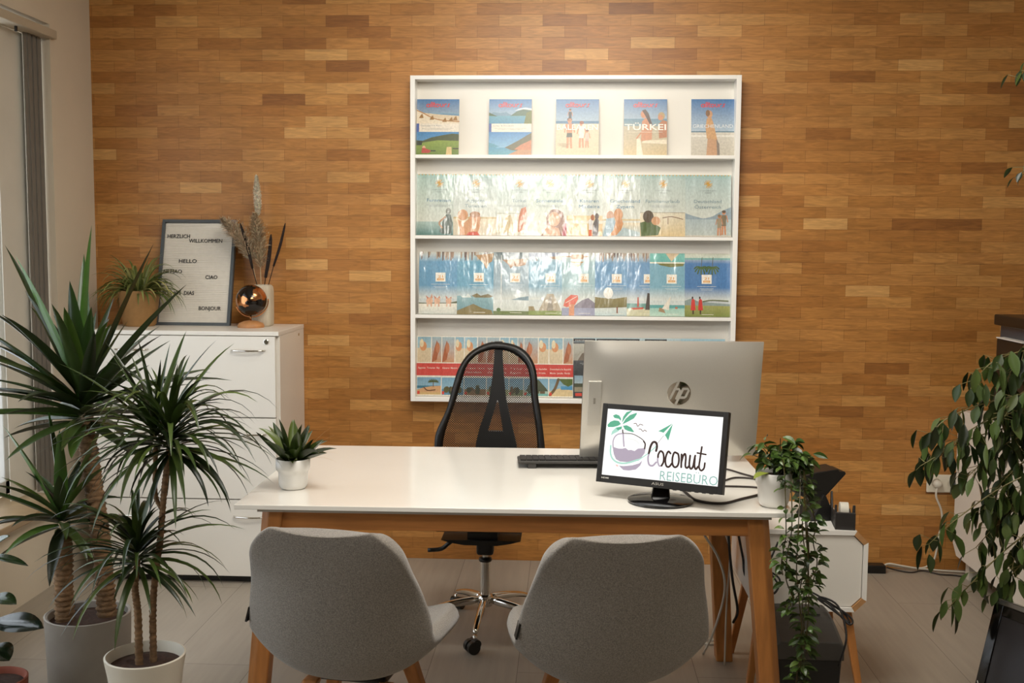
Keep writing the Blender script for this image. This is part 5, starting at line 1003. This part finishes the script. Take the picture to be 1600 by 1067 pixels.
# dragon tree in the white pot
do = Vector((-.430, -2.05, 0)); dr = thing('dragon_tree', 'slender dragon tree with thin arching leaves in a white tapered pot, front left', 'plant', do)
b = MB(); b.lathe([(0, 0), (.068, 0), (.073, .005), (.086, .17), (.097, .275), (.105, .318), (.106, .326), (.101, .328), (.098, .318), (.090, .27), (0, .27)], 56); b.build('pot', mat('cream_pot', '#dcd5c4', .5, var=.02), dr, smooth=True, auto=60)
b = MB(); b.lathe([(0, .302), (.05, .308), (.096, .298)], 30); b.build('soil', soil, dr)
cane([(-.410, -2.045, .30), (-.406, -2.045, .48), (-.384, -2.045, .64), (-.368, -2.045, .79), (-.352, -2.045, .90)], .0095, .0075, dr, do, seed=5, ringsz=.012)
cane([(-.441, -2.065, .30), (-.441, -2.065, .44), (-.447, -2.065, .515), (-.438, -2.065, .59)], .0105, .008, dr, do, seed=6, ringsz=.012)
cane([(-.376, -2.045, .72), (-.392, -2.05, .77), (-.388, -2.05, .90)], .006, .006, dr, do, 'branch', seed=7, ringsz=.012)
dcol = ['#27381c', '#33461f', '#40552a', '#1f2f19', '#4c6032']
crown(Vector((-.350, -2.045, .915))-do, 110, (.23, .37), (.012, .020), dr, 8, dcol, -.45, 1.15, (.5, 1.9), hr=.045, wide=.25, fold=.2, powr=.8)
crown(Vector((-.388, -2.05, .925))-do, 40, (.18, .32), (.012, .019), dr, 9, dcol, -.2, 1.4, (.3, 1.5), hr=.03, wide=.25, fold=.2)
crown(Vector((-.438, -2.065, .605))-do, 86, (.18, .32), (.011, .019), dr, 10, dcol, -.4, 1.15, (.5, 1.7), hr=.04, wide=.25, fold=.2, powr=.8)
# rubber plant at the lower left edge
ro = Vector((-.905, -1.95, 0)); rb = thing('rubber_plant', 'dark glossy rubber plant in a terracotta pot at the lower left edge', 'plant', ro)
b = MB(); b.lathe([(0, 0), (.055, 0), (.06, .004), (.078, .165), (.086, .168), (.088, .205), (.084, .207), (.078, .2), (.074, .17), (0, .17)], 40); b.build('pot', mat('terracotta', '#8a4630', .75, var=.12, vs_=25), rb, smooth=True, auto=50)
b = MB(); b.lathe([(0, .19), (.078, .188)], 24); b.build('soil', soil, rb)
cane([(-.905, -1.95, .18), (-.912, -1.95, .33), (-.918, -1.95, .57)], .008, .006, rb, ro, 'stem', seed=11, ringsz=.02)
rub = mat('rubber_leaf', '#ffffff', .22, var=.1, vs_=20, attr=True, coat=.4)
for (p, d, L, w_, dp_, c) in (((-.912, -1.95, .37), (1, -.2, .0), .175, .085, .04, '#16231a'), ((-.91, -1.95, .30), (.8, -.3, -.3), .075, .07, .3, '#1b2a18'), ((-.91, -1.95, .44), (.9, -.2, .0), .09, .05, .3, '#263c1c'), ((-.916, -1.95, .56), (1, -.1, -.1), .13, .03, .2, '#1f3318'), ((-.918, -1.95, .57), (.6, .1, .5), .08, .04, .3, '#2a3f1e'), ((-.918, -1.95, .52), (-.8, -.3, .2), .16, .08, .2, '#1b2a18'), ((-.918, -1.95, .42), (-.6, -.7, .1), .16, .08, .3, '#1b2a18')):
    b = MB(); b.leaf(Vector(p)-ro, d, L, w_, dp_, 10, .10, .5, .35, lin(c)); b.build('leaf', rub, rb, smooth=True, solid=.0006)
# ================================================================ weeping fig on the right
FM = lambda p: Vector((1.824+(p[0]-1.885)*.946, p[1], .286+(p[2]-.28)*.958))
fo_ = Vector((2.41, -1.52, 0)); fg = thing('weeping_fig', 'weeping fig whose drooping leafy branches reach in from the right edge', 'plant', fo_)
b = MB(); b.lathe([(0, 0), (.12, 0), (.125, .005), (.15, .30), (.152, .31), (.142, .31), (.135, .28), (0, .28)], 40); b.build('pot', mat('fig_pot', '#8e8577', .7), fg, smooth=True, auto=50)
b = MB(); b.lathe([(0, .295), (.138, .29)], 24); b.build('soil', soil, fg)
b = MB(); b.tube([FM(p)-fo_ for p in smooth([(2.50, -1.52, .28), (2.48, -1.50, .8), (2.50, -1.48, 1.3), (2.45, -1.45, 1.9), (2.4, -1.45, 2.2)], 6)], [.016-.0004*k for k in range(25)], 10); b.build('trunk', mat('fig_bark', '#7d6a50', .8, var=.2, vs_=40), fg, smooth=True)
r_ = random.Random(77); fc_ = ['#2c3d20', '#384c28', '#465c30', '#22301a', '#52693a', '#5c7048']
BR = [
 ([(2.48, -1.50, .95), (2.30, -1.46, 1.02), (2.12, -1.42, .99), (1.97, -1.40, .93), (1.885, -1.4, .86)], .9),
 ([(2.48, -1.50, .90), (2.32, -1.46, .95), (2.15, -1.42, .90), (2.00, -1.40, .84), (1.87, -1.4, .76)], .8),
 ([(2.49, -1.49, 1.08), (2.35, -1.46, 1.16), (2.20, -1.42, 1.15), (2.09, -1.41, 1.11), (2.03, -1.4, 1.04)], .9),
 ([(2.48, -1.50, .78), (2.32, -1.48, .80), (2.15, -1.44, .72), (2.0, -1.42, .60), (1.91, -1.4, .50)], .55),
 ([(2.48, -1.50, .66), (2.32, -1.48, .64), (2.17, -1.44, .52), (2.05, -1.42, .38), (1.98, -1.4, .28)], .8),
 ([(2.48, -1.50, .84), (2.35, -1.46, .88), (2.22, -1.42, .80), (2.13, -1.40, .70), (2.08, -1.38, .60)], .9),
 ([(2.48, -1.50, .74), (2.36, -1.45, .76), (2.24, -1.40, .68), (2.15, -1.38, .58), (2.08, -1.36, .48)], .9),
 ([(2.48, -1.50, .98), (2.36, -1.44, 1.04), (2.26, -1.40, .98), (2.20, -1.38, .88), (2.17, -1.36, .78)], .9),
 ([(2.48, -1.50, .62), (2.38, -1.46, .60), (2.28, -1.42, .52), (2.20, -1.40, .42), (2.15, -1.38, .32)], .7),
 ([(2.45, -1.45, 1.62), (2.34, -1.44, 1.74), (2.26, -1.42, 1.77), (2.19, -1.41, 1.75), (2.16, -1.4, 1.71)], .5),
 ([(2.42, -1.45, 1.95), (2.32, -1.44, 2.06), (2.24, -1.42, 2.08), (2.18, -1.41, 2.05), (2.15, -1.4, 2.01)], .5),
 ([(2.40, -1.47, .93), (2.25, -1.45, .97), (2.10, -1.43, .93), (2.02, -1.41, .88), (1.93, -1.4, .79)], .9),
 ([(2.42, -1.47, .88), (2.28, -1.45, .91), (2.16, -1.43, .86), (2.09, -1.41, .80), (2.02, -1.4, .72)], .95),
 ([(2.46, -1.47, .80), (2.34, -1.45, .84), (2.25, -1.43, .78), (2.19, -1.41, .68), (2.15, -1.4, .58)], .95),
 ([(2.46, -1.46, 1.12), (2.34, -1.44, 1.20), (2.24, -1.42, 1.17), (2.16, -1.41, 1.10), (2.13, -1.4, 1.02)], .95),
 ([(2.44, -1.47, .70), (2.34, -1.45, .70), (2.25, -1.43, .60), (2.20, -1.41, .50), (2.18, -1.4, .40)], .8),
 ([(2.48, -1.50, 1.02), (2.36, -1.5, 1.10), (2.24, -1.48, 1.08), (2.15, -1.47, 1.0), (2.10, -1.46, .92)], .8),
]
for pts, dens in BR:
    P = smooth([FM(p) for p in pts], 7); b = MB(); b.X = Matrix.Translation(-fo_); b.col = lin('#8a8560'); b.tube(P, [.0035-.0024*k/len(P) for k in range(len(P))], 6)
    for k in range(3, len(P)):
        for s_ in range(2):
            if r_.random() > dens: continue
            g = r_.uniform(0, 6.28); st = Vector((math.cos(g)*.5-.2, math.sin(g)*.5, r_.uniform(-.6, .3))).normalized()*r_.uniform(.015, .05); q = P[k]+st
            b.col = lin('#8a8560'); b.tube([P[k], q], .0009, 4)
            sc_ = .62 if pts[0][2] > 1.5 else 1
            b.leaf(q, (st.x*6+r_.uniform(-.2, .2), st.y*5, -1+r_.uniform(-.1, .6)), r_.uniform(.05, .082)*sc_, r_.uniform(.022, .034)*sc_, r_.uniform(.1, .6), 7, .2, .38, r_.uniform(-1.2, 1.2), jit(lin(r_.choice(fc_)), .2, r_))
    b.build('leafy_branch', leafm, fg, smooth=True)
tag(MB().box((-.6, -5.9, 0), (2.2, -3.45, .012)).build('reflection_mat', mat('dark_reflection_mat', '#2a211b', .95, var=.2, vs_=60)), 'unseen dark brown mat added on the floor for the chrome logo to reflect', 'reflection_mat')  # added out of view: darkens the chrome logo's reflection and bounce onto chair backs
